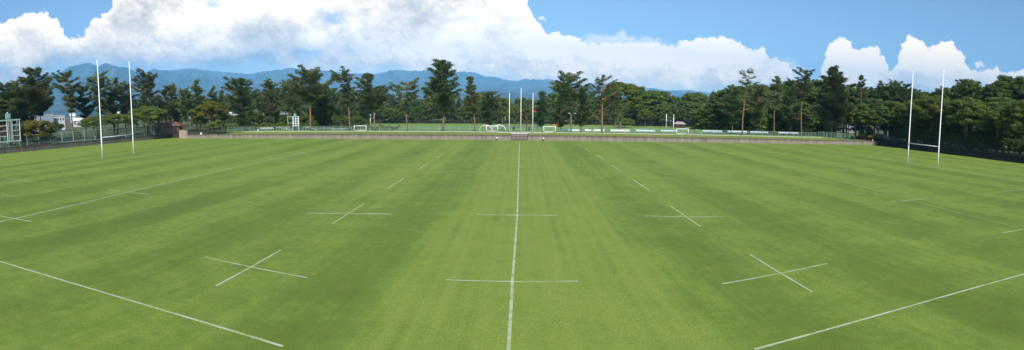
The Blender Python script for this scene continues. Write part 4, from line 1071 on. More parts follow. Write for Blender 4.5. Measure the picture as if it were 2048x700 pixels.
def pine_parts(seed, Hh, cb, R, prof, sparse=0.18, up=0.30, lean=(0, 0), pad=0.125, dens=1.0, trunk_r=0.17, fork=None, stubs=0, k_wh=5, step=0.050, flat=0.34):
    r = np.random.RandomState(seed); rr = random.Random(seed)
    # trunk
    n = 9; pts = []; rad = []
    bend = (rr.uniform(-.3, .3), rr.uniform(-.3, .3))
    def axis_at(z):
        s = z / Hh
        return Vector((lean[0] * s ** 1.2 + bend[0] * math.sin(s * 4.5), lean[1] * s + bend[1] * math.sin(s * 3.7), z))
    tr = MB()
    for i in range(n + 1):
        z = Hh * 0.97 * i / n; pts.append(axis_at(z)); rad.append(max(0.03, trunk_r * 0.86 * (1.12 - i / n) ** 0.85))
    pts[0] = axis_at(0) - Vector((0, 0, 0.4)); rad[0] *= 1.15
    tr.tube(pts, rad, 9)
    fol = []
    P_ = list(zip(*prof))
    z = cb; tips = []
    while z < Hh * 0.985:
        s = (z - cb) / (Hh - cb)
        wdt = R * float(np.interp(s, P_[0], P_[1]))
        nb = max(2, int(round(k_wh * (1 - 0.35 * s) + rr.uniform(-1, 1))))
        a0 = rr.uniform(0, 2 * PI)
        for k in range(nb):
            if rr.random() < sparse: continue
            a = a0 + 2 * PI * k / nb + rr.uniform(-.5, .5); L = wdt * rr.uniform(0.50, 1.18)
            if L < 0.25: L = 0.25
            zz = z + rr.uniform(-.25, .25)
            o = axis_at(min(zz, Hh * 0.97)); rise = L * (up * rr.uniform(0.5, 1.4) + 0.55 * max(0, s - 0.55))
            e = o + Vector((math.cos(a) * L, math.sin(a) * L, rise))
            mid = o.lerp(e, 0.5) + Vector((0, 0, -0.13 * L))
            br = 0.028 + 0.014 * L
            tr.tube([o, mid, e], [br * 1.25, br, 0.018], 5, cap=False)
            tips.append((o, mid, e, L, s))
        z += Hh * step * rr.uniform(0.75, 1.3) * (1 - 0.25 * s)
    for _ in range(stubs):                       # bare side limbs under the crown
        zz = rr.uniform(cb * 0.45, cb); a = rr.uniform(0, 2 * PI); L = rr.uniform(0.25, 0.6) * R; o = axis_at(zz)
        tr.tube([o, o + Vector((math.cos(a) * L * .5, math.sin(a) * L * .5, L * .22)), o + Vector((math.cos(a) * L, math.sin(a) * L, L * .32))], [0.06, 0.04, 0.015], 5, cap=False)
    if fork:
        for (zf, dx, dy, dz) in fork:
            o = axis_at(zf); e = o + Vector((dx, dy, dz)); tr.tube([o, o.lerp(e, .5) + Vector((0, 0, -.1)), e], [0.09, 0.07, 0.035], 6, cap=False)
            tips.append((o, o.lerp(e, .5), e, e.length * 0 + math.hypot(dx, dy), 0.4))
    for (o, mid, e, L, s) in tips:
        d = (e - o); dh = Vector((d.x, d.y, 0)); dh = dh.normalized() if dh.length > 1e-3 else Vector((1, 0, 0)); side = Vector((-dh.y, dh.x, 0))
        npad = max(3, int(3 + L * 2.6))
        for j in range(npad):
            f = 0.30 + 0.75 * (j + rr.random() * 0.8) / npad
            off = side * rr.uniform(-1, 1) * L * 0.34 * (1.15 - 0.75 * f)
            f_ = min(f, 1.05); base_ = o.lerp(mid, f_ * 2) if f_ < .5 else mid.lerp(e, f_ * 2 - 1)
            c = base_ + off + Vector((0, 0, abs(off.length) * 0.12 + rr.uniform(-.08, .12)))
            pr = (pad * R * rr.uniform(0.55, 1.1)) * (0.75 + 0.35 * (1 - s)) + 0.09
            m = int(dens * 300 * pr * pr) + 12
            q = np.sqrt(r.rand(m)) * pr * np.where(r.rand(m) < .22, 1.7, .95); ph = r.rand(m) * 2 * PI
            cx = c.x + q * np.cos(ph); cy = c.y + q * np.sin(ph)
            cz = c.z + (r.rand(m) - 0.35) * pr * flat * 2 - (q / pr) ** 2 * pr * 0.12
            cc = np.stack([cx, cy, cz], 1)
            out = np.stack([cx - c.x + d.x * 0.3, cy - c.y + d.y * 0.3, np.full(m, 0.30 + 0.35 * s)], 1) + r.normal(size=(m, 3)) * np.array([.35, .35, .3])
            uu = unit(out); vv = unit(np.cross(uu, r.normal(size=(m, 3))))
            fol.append(blades(cc, uu, vv, r.uniform(.10, .20, m), r.uniform(.026, .055, m)))
    # leader tuft
    m = int(60 * dens); top = axis_at(Hh * 0.97)
    cc = np.array([top.x, top.y, top.z]) + r.normal(size=(m, 3)) * np.array([.13, .13, .28])
    uu = unit(r.normal(size=(m, 3)) + np.array([0, 0, 1.2])); vv = unit(np.cross(uu, r.normal(size=(m, 3))))
    fol.append(blades(cc, uu, vv, r.uniform(.08, .16, m), r.uniform(.018, .04, m)))
    return tr, np.concatenate(fol)

PR_CONE = [(0, .80), (.12, 1), (.4, .85), (.7, .52), (.9, .26), (1, .08)]
PR_TALL = [(0, .55), (.15, 1), (.35, .92), (.5, .70), (.65, .74), (.85, .58), (1, .25)]
PR_ROUND = [(0, .45), (.2, .85), (.45, 1), (.7, .86), (.9, .55), (1, .2)]
PR_FLAT = [(0, .7), (.2, 1), (.45, .8), (.75, .62), (.92, .5), (1, .25)]
PR_UMB = [(0, .35), (.3, .55), (.5, 1), (.75, .80), (.93, .72), (1, .3)]
PR_SPIRE = [(0, .9), (.2, 1), (.45, .6), (.7, .5), (.9, .28), (1, .06)]

def broad_parts(seed, Hh, cb, R, K=46, leaf=0.13, dens=1.0, trunk_r=0.16, stems=1, squash=1.0, openness=0.0):
    r = np.random.RandomState(seed); rr = random.Random(seed)
    tr = MB(); hc = Hh - cb; fol = []
    tops = []
    for s_ in range(stems):
        a = 2 * PI * s_ / max(1, stems) + rr.random(); off = 0.0 if stems == 1 else 0.22
        b0 = Vector((math.cos(a) * off, math.sin(a) * off, -0.4)); m1 = Vector((math.cos(a) * (off + .12 * R * (stems > 1)), math.sin(a) * (off + .12 * R * (stems > 1)), cb)); m2 = m1 + Vector((rr.uniform(-.3, .3), rr.uniform(-.3, .3), hc * .55))
        tr.tube([b0, b0.lerp(m1, .5) + Vector((rr.uniform(-.08, .08), rr.uniform(-.08, .08), 0)), m1, m2], [trunk_r * 1.2, trunk_r, trunk_r * .8, trunk_r * .3], 8)
        tops.append((m1, m2))
    K = int(K * 2.1)
    for k in range(K):
        d = r.normal(size=3); d /= np.linalg.norm(d)
        if d[2] < -0.55: d[2] = -d[2]
        rad = rr.uniform(0.45, 1.0) ** 0.6
        c = np.array([d[0] * R * rad, d[1] * R * rad, cb + hc * 0.5 + d[2] * hc * 0.5 * rad * squash])
        cr = R * rr.uniform(.10, .23)
        m = int(dens * 190 * (cr / 0.8) ** 2) + 22
        dd = rand_dirs(r, m); rad2 = cr * (0.55 + 0.5 * r.rand(m))
        cc = c + dd * rad2[:, None] * np.array([1.15, 1.15, .48]); keep = r.rand(m) > openness
        nrm = unit(dd + r.normal(size=(m, 3)) * .5 + np.array([0, 0, .4])); uu = unit(np.cross(nrm, r.normal(size=(m, 3)))); vv = unit(np.cross(nrm, uu))
        fol.append(blades(cc, uu, vv, r.uniform(.7, 1.3, m) * leaf, r.uniform(.45, .8, m) * leaf)[keep])
        if k % 6 == 0:
            m1, m2 = tops[k % len(tops)]; o = m1.lerp(m2, rr.random()); e = Vector(c)
            tr.tube([o, o.lerp(e, .5) + Vector((0, 0, .1)), e], [.06, .04, .015], 5, cap=False)
    return tr, np.concatenate(fol)

def make_tree(name, label, parts, leafm, barkm, loc, group=None, rz=0.0):
    t = thing(name, label, 'tree', loc, rz, group)
    tr, fol = parts
    tr.build('trunk', barkm, t, True)
    quads('crown', fol, leafm, t)
    return t
def pine(px, pyt, label, D=None, Y=None, half=30, cbpy=200, prof=PR_ROUND, leaf='needles', seed=1, lean_px=0, name='pine_tree', base=None, dy=0, **kw):
    """a pine by trunk foot, skyline height, crown half width and crown foot as read off the photo, at its distance"""
    x, y, ztop = pos(px, pyt, D=D, Y=Y); dist = math.hypot(x - CAM[0], y - CAM[1]); zb = H(x, y) if base is None else base
    zc = pos(px, cbpy, D=dist)[2]; Hh = ztop - zb; R = half * dist / F
    a = math.atan2(x - CAM[0], y - CAM[1]); lx = lean_px * dist / F
    parts = pine_parts(seed, Hh, max(1.0, zc - zb - 1.7), R * 1.10, [(0, .22), (.1, .5)] + [(a_ * .86 + .14, b_) for a_, b_ in prof], lean=(lx * math.cos(a), -lx * math.sin(a)), **kw)
    return make_tree(name, label, parts, leaf, 'bark', (x, y, zb))
def broad(px, pyt, label, D=None, Y=None, half=30, cbpy=240, leaf='leaves', seed=1, name='broadleaf_tree', base=None, **kw):
    x, y, ztop = pos(px, pyt, D=D, Y=Y); dist = math.hypot(x - CAM[0], y - CAM[1]); zb = H(x, y) if base is None else base
    zc = pos(px, cbpy, D=dist)[2]; R = half * dist / F
    return make_tree(name, label, broad_parts(seed, ztop - zb, max(0.3, zc - zb), R, **kw), leaf, 'bark_grey', (x, y, zb))

# ---- the front rows of pines, one by one
pine(14, 168, 'broad dark pine directly behind the large scoreboard frame', D=112, half=38, cbpy=222, prof=PR_FLAT, leaf='needles_dark', seed=101, trunk_r=.2)
pine(63, 140, 'tall spreading pine with a bare twiggy tip, first one right of the large scoreboard', D=111, half=40, cbpy=208, prof=PR_FLAT, seed=102, lean_px=6, sparse=.12, trunk_r=.22)
pine(40, 160, 'lower round-topped pine close behind the large scoreboard clock', D=118, half=30, cbpy=215, prof=PR_ROUND, seed=123, trunk_r=.17)
pine(76, 172, 'pine with a dark lower crown behind the white gable end', D=119, half=28, cbpy=214, prof=PR_FLAT, leaf='needles_dark', seed=103, trunk_r=.16)
pine(138, 145, 'pine with a reddish trunk leaning left down to the left boundary wall', D=108, half=27, cbpy=205, prof=PR_UMB, seed=104, lean_px=-9, sparse=.12, trunk_r=.2, stubs=5)
pine(167, 172, 'mid-height pine with low dark tiers left of the tall rugby posts', D=114, half=24, cbpy=222, prof=PR_FLAT, seed=105, leaf='needles_dark', trunk_r=.15)
pine(196, 149, 'flat-tiered pine crossed by the nearer upright of the left rugby posts', D=112, half=31, cbpy=208, prof=PR_UMB, seed=106, lean_px=-3, sparse=.25, trunk_r=.17)
pine(225, 158, 'bushy pine seen between the two tall left uprights', D=117, half=24, cbpy=216, prof=PR_ROUND, seed=107, trunk_r=.17)
pine(247, 164, 'pine touching the farther upright of the left rugby posts', D=119, half=20, cbpy=222, prof=PR_ROUND, seed=108, trunk_r=.16)
pine(292, 150, 'pine with upswept fan-like top just right of the left rugby posts', D=120, half=29, cbpy=206, prof=PR_UMB, seed=109, up=.42, trunk_r=.18)
pine(334, 172, 'slim pine above the hut, left of its roof ventilator', D=124, half=20, cbpy=232, prof=PR_ROUND, seed=110, trunk_r=.14)
pine(347, 165, 'narrow thin-topped pine directly above the hut ventilator', D=128, half=17, cbpy=235, prof=PR_SPIRE, seed=111, trunk_r=.14)
pine(369, 178, 'pine with a low spreading crown just right of the hut roof', D=121, half=20, cbpy=225, prof=PR_FLAT, seed=112, trunk_r=.15)
pine(391, 160, 'pine with ragged tiers standing over the left of the yellow-green tree', D=126, half=23, cbpy=228, prof=PR_CONE, seed=113, trunk_r=.16)
pine(424, 172, 'pale soft-needled pine rising behind the yellow-green tree', D=130, half=19, cbpy=232, prof=PR_CONE, leaf='needles_pale', seed=114, trunk_r=.14)
pine(444, 180, 'small pale pine squeezed between the yellow-green tree and the reddest trunk', D=134, half=15, cbpy=235, prof=PR_CONE, leaf='needles_pale', seed=115, trunk_r=.13)
pine(482, 157, 'full-crowned pine on the strongly red trunk by the start of the bank fence', Y=81.5, half=32, cbpy=236, prof=PR_ROUND, leaf='needles_dark', seed=116, lean_px=-4, trunk_r=.2, sparse=.08)
pine(489, 176, 'pine with a short red trunk showing close behind the full-crowned one', D=122, half=22, cbpy=216, prof=PR_ROUND, seed=117, trunk_r=.16)
pine(537, 158, 'hazy grey-green pine, left one of a pair over the pinkish-white house', D=118, half=23, cbpy=225, prof=PR_CONE, leaf='needles_pale', seed=118, trunk_r=.15)
pine(547, 168, 'thin-trunked pine tucked beside the hazy grey-green one', D=124, half=22, cbpy=228, prof=PR_ROUND, leaf='needles_pale', seed=119, trunk_r=.13)
pine(574, 163, 'pine with a bare orange trunk directly over the small scoreboard arm', D=110, half=20, cbpy=205, prof=PR_ROUND, seed=120, lean_px=2, trunk_r=.16)
pine(592, 178, 'lower grey-green pine filling the gap above the small scoreboard', D=122, half=20, cbpy=222, prof=PR_CONE, leaf='needles_pale', seed=121, trunk_r=.13)
pine(618, 141, 'big twin-topped spreading pine with a long bare trunk right of the small scoreboard', Y=81.2, half=40, cbpy=186, prof=PR_FLAT, seed=122, lean_px=1, up=.34, fork=[(9.2, 1.8, 0, 3.2), (9.0, -1.5, .2, 3.1)], trunk_r=.23, sparse=.1)
pine(644, 168, 'very dark dense pine close behind the big twin-topped one', Y=90, half=27, cbpy=236, prof=PR_CONE, leaf='needles_dark', seed=124, trunk_r=.17, sparse=.04)
pine(697, 142, 'thin-trunked pine with a flat triangular top in front of the blue roofs', Y=80.8, half=27, cbpy=192, prof=PR_UMB, seed=125, lean_px=-9, sparse=.22, trunk_r=.17)
pine(749, 147, 'tall ragged pine whose trunk hides one distant rugby upright', Y=80.8, half=36, cbpy=200, prof=PR_CONE, seed=126, lean_px=-14, sparse=.18, trunk_r=.19)
pine(816, 165, 'low flat-topped sparse pine with an orange trunk, left of the tallest pine', Y=80.9, half=33, cbpy=197, prof=PR_UMB, seed=127, lean_px=-6, sparse=.36, trunk_r=.17, k_wh=4)
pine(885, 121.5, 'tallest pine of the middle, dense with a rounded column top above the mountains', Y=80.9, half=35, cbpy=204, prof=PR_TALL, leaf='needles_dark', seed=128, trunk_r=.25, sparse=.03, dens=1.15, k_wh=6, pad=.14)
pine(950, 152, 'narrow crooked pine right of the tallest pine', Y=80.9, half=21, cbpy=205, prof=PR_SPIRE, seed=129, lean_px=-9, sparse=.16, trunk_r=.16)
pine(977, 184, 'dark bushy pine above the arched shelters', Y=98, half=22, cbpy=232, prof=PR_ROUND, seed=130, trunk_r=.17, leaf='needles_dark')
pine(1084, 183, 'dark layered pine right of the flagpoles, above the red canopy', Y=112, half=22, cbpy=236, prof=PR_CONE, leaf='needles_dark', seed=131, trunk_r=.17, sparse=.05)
pine(1144, 153, 'umbrella-shaped pine with long left-reaching tiers in front of the floodlight', Y=80.9, half=36, cbpy=200, prof=PR_UMB, seed=151, lean_px=-8, sparse=.20, trunk_r=.17, k_wh=5, fork=[(6.4, -3.2, 0, 1.5), (6.2, 2.6, 0, 1.4)])
pine(1206, 151, 'pine with a twiggy half-bare top and crossing bare branches before the big round tree', Y=80.9, half=26, cbpy=186, prof=PR_UMB, seed=133, sparse=.5, trunk_r=.23, k_wh=4, stubs=10, pad=.10, dens=.55, fork=[(6.0, 2.9, 0, 1.7), (2.0, -1.6, 0, 1.3), (6.4, -2.6, 0, 1.8)], leaf='needles_pale')
pine(1232, 178, 'red-trunked pine standing under the right of the big round tree', Y=92, half=20, cbpy=222, prof=PR_ROUND, seed=134, trunk_r=.15)
pine(1163, 188, 'dark pine low behind the umbrella-shaped one', Y=98, half=24, cbpy=232, prof=PR_ROUND, seed=135, leaf='needles_dark', trunk_r=.16)
pine(1122, 190, 'dark pine left of the umbrella-shaped one', Y=104, half=22, cbpy=236, prof=PR_CONE, seed=136, leaf='needles_dark', trunk_r=.16)
pine(1490, 142, 'tall thin pine with a nearly bare grey flat top and a red trunk leaning right', Y=82.2, half=29, cbpy=178, prof=PR_UMB, seed=137, lean_px=7, sparse=.35, trunk_r=.18, k_wh=4, pad=.09, dens=.55, leaf='needles_pale', stubs=6)
pine(1554, 152, 'thin straight pine with a small spiky top between the bare-topped and the side-spur pines', Y=82.2, half=20, cbpy=200, prof=PR_SPIRE, seed=138, lean_px=-2, sparse=.3, trunk_r=.15)
pine(1610, 141, 'pine with a pale trunk, round top and a spur of branches to its left', Y=82.4, half=24, cbpy=182, prof=PR_ROUND, seed=139, lean_px=-1, sparse=.15, trunk_r=.17, fork=[(8.4, -2.6, 0, 2.2)])
pine(1669, 133.5, 'very large dense cone-shaped pine at the end of the bank fence', Y=84.5, half=36, cbpy=240, prof=PR_CONE, leaf='needles_dark', seed=140, trunk_r=.26, sparse=.0, dens=1.15, k_wh=7, pad=.145)
pine(1724, 149, 'slender spiky pine with a pale trunk right of the very large dense pine', Y=88, half=18, cbpy=205, prof=PR_SPIRE, leaf='needles_pale', seed=141, sparse=.25, trunk_r=.14)
pine(1762, 161, 'dark narrow pine above the end of the far wall', Y=88, half=17, cbpy=228, prof=PR_CONE, leaf='needles_dark', seed=142, trunk_r=.16)
pine(1792, 164, 'broad soft pine left of the right rugby posts', Y=86, half=26, cbpy=225, prof=PR_FLAT, seed=143, trunk_r=.17, up=.4)
pine(1752, 200, 'pine with a short bare reddish trunk over the low shrub at the wall end', Y=80, half=20, cbpy=236, prof=PR_FLAT, seed=144, trunk_r=.17)
pine(1467, 172, 'dark pine with a flat dark tip left of the bare-topped pine', Y=94, half=26, cbpy=230, prof=PR_FLAT, leaf='needles_dark', seed=145, trunk_r=.16)
pine(1520, 172, 'shaggy pine filling the gap right of the bare-topped pine', Y=92, half=25, cbpy=236, prof=PR_ROUND, seed=146, trunk_r=.16)
pine(1585, 160, 'dark pine behind the left spur of the pale-trunked pine', Y=94, half=20, cbpy=236, prof=PR_FLAT, leaf='needles_dark', seed=147, trunk_r=.16)

# ---- single broadleaf trees
broad(420, 204, 'spreading yellow-green tree beside the iron railing at the left end of the far wall', D=111, half=36, cbpy=247, leaf='leaves_yellow', seed=201, K=52, stems=3, trunk_r=.1, openness=.1)
broad(396, 232, 'low lighter yellow-green tree leaning out from the spreading one towards the hut', D=113, half=19, cbpy=252, leaf='leaves_fresh', seed=202, K=26, stems=2, trunk_r=.08)
broad(436, 240, 'dark rounded shrub at the foot of the yellow-green tree', D=107, half=17, cbpy=264, leaf='leaves', seed=203, K=24, name='shrub', stems=3, trunk_r=.05)
broad(72, 240, 'small tree with orange-tinted leaves right of the large scoreboard', D=103, half=36, cbpy=284, leaf='leaves_orange', seed=204, K=40, stems=3, trunk_r=.09)
broad(78, 262, 'dark green low bush under the orange-tinted small tree', D=103.5, half=32, cbpy=289, leaf='leaves_dark', seed=232, K=30, name='bush', stems=4, trunk_r=.06)
broad(46, 252, 'dark green bush against the right leg of the large scoreboard', D=104, half=20, cbpy=290, leaf='leaves_dark', seed=205, K=30, name='bush', stems=3, trunk_r=.06)
broad(108, 243, 'dark small tree between the orange-tinted one and the leaning pine trunk', D=110, half=18, cbpy=270, leaf='leaves_dark', seed=206, K=24, stems=3, trunk_r=.08)
broad(8, 248, 'orange-brown leafed small tree behind the large scoreboard frame', D=107, half=26, cbpy=274, leaf='leaves_orange', seed=207, K=30, stems=2, trunk_r=.08)
broad(193, 232, 'dark-stemmed spreading tree right behind the left rugby posts', D=108, half=34, cbpy=258, leaf='leaves_dark', seed=208, K=40, stems=4, trunk_r=.08)
broad(230, 226, 'green spreading tree between the two left uprights', D=110, half=28, cbpy=252, leaf='leaves', seed=209, K=36, stems=4, trunk_r=.09)
broad(292, 214, 'dense green spreading tree under the fan-topped pine left of the hut', D=113, half=40, cbpy=252, leaf='leaves', seed=210, K=60, stems=3, trunk_r=.12)
broad(150, 262, 'low leafless-stemmed shrub at the fence beside the leaning pine trunk', D=107, half=14, cbpy=276, leaf='leaves', seed=211, K=12, name='shrub', stems=4, trunk_r=.04, openness=.5)
broad(652, 237, 'rounded bright green bush right of the big bare pine trunk', Y=92, half=15, cbpy=258, leaf='leaves_fresh', seed=212, K=24, name='bush', stems=3, trunk_r=.05, base=-.2)
broad(1242, 164, 'big round light-green tree behind the half-bare pine', Y=97, half=38, cbpy=228, leaf='leaves', seed=213, K=90, trunk_r=.28, squash=1.0)
broad(1005, 193, 'light green tree with an airy top left of the left flagpole', Y=128, half=21, cbpy=238, leaf='leaves', seed=214, K=40, trunk_r=.18)
broad(1042, 194, 'far rounded dark tree crown behind the middle flagpole', Y=150, half=20, cbpy=232, leaf='leaves', seed=215, K=34, trunk_r=.18)
broad(1030, 213, 'yellowish-green tree between the left and middle flagpoles', Y=120, half=17, cbpy=250, leaf='leaves_yellow', seed=216, K=36, trunk_r=.12)
broad(1054, 216, 'yellow-tinted tree between the middle and right flagpoles', Y=118, half=14, cbpy=252, leaf='leaves_yellow', seed=217, K=30, trunk_r=.12)
broad(1076, 224, 'low yellow-green tree right of the right flagpole under the dark pine', Y=116, half=13, cbpy=253, leaf='leaves_orange', seed=218, K=24, trunk_r=.1)
broad(1160, 232, 'bright green small tree beside the floodlight post', Y=110, half=12, cbpy=254, leaf='leaves_fresh', seed=219, K=22, trunk_r=.1)
broad(1291, 219, 'bright yellow-green small tree with a slim trunk over the white van', Y=172, half=16, cbpy=243, leaf='leaves_yellow', seed=220, K=26, trunk_r=.15)
broad(1250, 236, 'olive rounded tree low beside the red car', Y=160, half=20, cbpy=254, leaf='leaves', seed=221, K=30, trunk_r=.12)
broad(1713, 213, 'yellow-green tree with orange tints right of the very large dense pine', Y=82, half=24, cbpy=258, leaf='leaves_yellow', seed=222, K=48, stems=2, trunk_r=.11)
broad(1597, 224, 'small tree with brownish turning leaves behind the pale pine trunk', Y=92, half=14, cbpy=252, leaf='leaves_orange', seed=223, K=24, trunk_r=.09)
broad(1750, 271, 'low olive clipped shrub behind the right end of the far wall', D=119, half=19, cbpy=282, leaf='leaves_yellow', seed=224, K=30, name='shrub', stems=3, trunk_r=.04, squash=.9)
broad(1992, 290, 'low olive clipped shrub beyond the dark wall near the white car', D=100, half=16, cbpy=302, leaf='leaves_yellow', seed=225, K=24, name='shrub', stems=3, trunk_r=.04)
broad(1962, 292, 'low clipped green shrub beyond the dark wall right of the shed', D=100, half=10, cbpy=304, leaf='leaves', seed=226, K=18, name='shrub', stems=3, trunk_r=.04)
broad(1868, 190, 'leafy tree with bright mid-green crown filling the space between the right rugby uprights', D=108, half=44, cbpy=262, leaf='leaves', seed=227, K=90, trunk_r=.2)
broad(1935, 196, 'tall bright mid-green tree right of the right rugby posts', D=102, half=42, cbpy=268, leaf='leaves', seed=228, K=84, trunk_r=.2, stems=2)
broad(1830, 205, 'broad mid-green tree behind the left upright of the right rugby posts', D=113, half=34, cbpy=262, leaf='leaves', seed=229, K=70, trunk_r=.18)
broad(1999, 218, 'tree with two dark stems showing over the dark wall near the right edge', D=97, half=38, cbpy=278, leaf='leaves', seed=230, K=70, trunk_r=.16, stems=2)
broad(2046, 200, 'broadleaf tree cut by the right edge of the view', D=96, half=40, cbpy=282, leaf='leaves', seed=231, K=70, trunk_r=.2)

# ---- hedges
def hedge(label, p, q, h, d, seed, leaf='hedge', name='hedge', zf=None):
    a = Vector((p[0], p[1], 0)); b = Vector((q[0], q[1], 0)); L = (b - a).length; r = np.random.RandomState(seed)
    t = thing(name, label, 'hedge', (a.x, a.y, zf), math.atan2(b.y - a.y, b.x - a.x))
    n_ = int(L * h * d ** .5 * 60)
    x = r.rand(n_) * L; wob = 0.82 + 0.18 * np.sin(x * 1.7 + seed) * np.sin(x * 0.61)
    s = r.rand(n_); ang = r.rand(n_) * PI
    y = np.cos(ang) * d / 2 * (0.8 + 0.25 * r.rand(n_)); z = np.where(s < .5, np.sin(ang) * .25 * h + .75 * h, r.rand(n_) * h * .85) * wob
    cc = np.stack([x, y, z], 1); nrm = unit(r.normal(size=(n_, 3)) + np.array([0, -.3, .5])); uu = unit(np.cross(nrm, r.normal(size=(n_, 3)))); vv = np.cross(nrm, uu)
    quads('foliage', blades(cc, uu, vv, r.uniform(.10, .2, n_), r.uniform(.06, .12, n_)), leaf, t)
    st = MB()
    for k in range(int(L / 3)): st.tube([((k + .5) * 3, 0, -.2), ((k + .5) * 3, 0, h * .6)], .04, 5)
    for k in range(0): pass
    st.build('stems', 'bark_grey', t)['kind'] = 'stuff'
    return t
hedge('long dark hedge closing the far side of the second pitch', (-62, 180.5), (80, 180.5), 1.5, 1.6, 301, zf=zg(0, 181))
hedge('dark hedge left of the small scoreboard behind the benches', (-78, 96), (-47, 96), 1.3, 1.8, 302, zf=zg(-60, 96), leaf='leaves_dark')
hedge('row of mid-green shrubs behind the pine trunks left of the small scoreboard', (-92, 112), (-52, 112), 2.6, 3.0, 303, leaf='leaves', zf=-.8)
hedge('olive hedge low behind the thin bare pine trunk right of the rounded bush', (-46, 118), (-32, 118), 2.3, 2.0, 304, leaf='leaves_orange', zf=-1.6)

# ---- the woods behind: a few built kinds, copied tree by tree
def proto(kind, seed, **kw):
    if kind == 'pine': return pine_parts(seed, 11.0, kw.pop('cb', 3.4), kw.pop('R', 2.9), kw.pop('prof'), **kw)
    return broad_parts(seed, 11.0, kw.pop('cb', 2.6), kw.pop('R', 3.3), **kw)
PROTO = {}
for key, nm, parts, lm, bm in (
    ('pa', 'pine_tree', proto('pine', 401, prof=PR_CONE), 'needles', 'bark'), ('pb', 'pine_tree', proto('pine', 402, prof=PR_ROUND), 'needles_dark', 'bark'),
    ('pc', 'pine_tree', proto('pine', 403, prof=PR_FLAT, cb=4.6), 'needles', 'bark'), ('pd', 'pine_tree', proto('pine', 404, prof=PR_TALL, cb=2.5), 'needles_dark', 'bark'),
    ('ba', 'broadleaf_tree', proto('b', 405, K=60), 'leaves_dark', 'bark_grey'), ('bb', 'broadleaf_tree', proto('b', 406, K=52, R=3.9), 'leaves', 'bark_grey'),
    ('bc', 'broadleaf_tree', proto('b', 407, K=46, R=3.0, openness=.15), 'leaves_dark', 'bark_grey'), ('bd', 'broadleaf_tree', proto('b', 408, K=64, R=4.3, stems=2), 'leaves_dark', 'bark_grey'),
    ('bf', 'broadleaf_tree', proto('b', 410, K=80, R=4.0, cb=0.5), 'leaves', 'bark_grey'), ('bg', 'broadleaf_tree', proto('b', 411, K=70, R=3.4, cb=0.7, stems=2), 'leaves_dark', 'bark_grey'),
    ('be', 'broadleaf_tree', proto('b', 409, K=44, R=3.4), 'leaves_fresh', 'bark_grey')):
    PROTO[key] = [None, nm, parts, lm, bm]
rt = random.Random(77)
def wood(kinds, x0, x1, n_, y_at, dist, label, group, jit=4, djit=5, wide=1.0, Y=None, off=None):
    """trees spread between two places, their tops following the skyline read off the photo"""
    for i in range(n_):
        px = x0 + (x1 - x0) * (i + 0.5) / n_ + rt.uniform(-jit, jit); key = rt.choice(kinds)
        py = float(np.interp(px, [p[0] for p in y_at], [p[1] for p in y_at])) - 7 + rt.uniform(-8, 7)
        dd = dict(Y=Y + rt.uniform(-djit, djit)) if Y else dict(D=dist + rt.uniform(-djit, djit))
        if off is not None: dd = dict(D=(RWX + off + rt.uniform(0, djit) - CAM[0]) / math.sin(azel(px, 260)[0]))
        x, y, zt_ = pos(px, py, **dd); zb = H(x, y); s = max(.3, (zt_ - zb) / 11.0); rz = rt.uniform(0, 2 * PI)
        lab = label.get(key[0], label.get('*')) if isinstance(label, dict) else label
        sw = s * wide * rt.uniform(.85, 1.15) if s > .55 else s * wide * 1.2
        rec = PROTO[key]
        if rec[0] is None:
            rec[0] = make_tree(rec[1], lab, rec[2], rec[3], rec[4], (x, y, zb), group, rz); rec[0].scale = (sw, sw, s)
        else:
            dup(rec[0], (x, y, zb), rz, (sw, sw, s), lab, group)
W1 = {'p': 'mid-height pine in the wood beyond the second pitch, left of the flagpoles', 'b': 'broadleaf tree in the wood beyond the second pitch, left of the flagpoles'}
wood(['pa', 'pb', 'pc', 'bb'], 716, 1000, 26, [(716, 200), (760, 196), (800, 204), (840, 198), (900, 204), (960, 194), (1000, 203)], 0, W1, 'wood left of the flagpoles', Y=190, djit=9)
wood(['bf', 'be', 'pa', 'bg', 'bf'], 716, 1000, 24, [(716, 219), (1000, 219)], 0, {'p': 'low pine at the front edge of the wood left of the flagpoles', 'b': 'low bushy tree at the front edge of the wood left of the flagpoles'}, 'low front trees left of the flagpoles', Y=183, djit=3, wide=1.3)
wood(['bf', 'bg'], 1000, 1262, 16, [(1000, 224), (1262, 222)], 0, {'b': 'low bushy tree at the front edge of the wood right of the flagpoles'}, 'low front trees right of the flagpoles', Y=183, djit=3, wide=1.2)
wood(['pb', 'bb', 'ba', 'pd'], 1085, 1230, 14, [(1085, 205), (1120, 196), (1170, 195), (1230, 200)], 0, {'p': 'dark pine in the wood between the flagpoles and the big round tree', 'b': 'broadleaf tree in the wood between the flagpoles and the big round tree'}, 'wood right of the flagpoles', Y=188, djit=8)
wood(['bb', 'pa', 'ba'], 1000, 1100, 6, [(1000, 214), (1100, 210)], 0, {'p': 'far pine low behind the flagpoles', 'b': 'far broadleaf tree low behind the flagpoles'}, 'far trees behind the flagpoles', Y=192, djit=5)
wood(['ba', 'bb', 'bd', 'bc'], 1272, 1445, 17, [(1272, 188), (1310, 186), (1340, 195), (1365, 205), (1380, 194), (1398, 190), (1412, 208), (1445, 196)], 0, 'dark round-crowned broadleaf tree in the row behind the distant rugby posts', 'broadleaf row behind the distant rugby posts', Y=188, djit=6)
wood(['bf', 'bg', 'bb', 'be'], 1262, 1440, 15, [(1262, 214), (1340, 212), (1440, 216)], 0, 'lower mid-green broadleaf tree at the front of the row behind the distant rugby posts', 'front broadleaf trees behind the distant rugby posts', Y=181, djit=3, wide=1.25)
W2 = {'p': 'dark pine in the dense wood behind the thin bare-trunked pines', 'b': 'dark broadleaf tree in the dense wood behind the thin bare-trunked pines'}
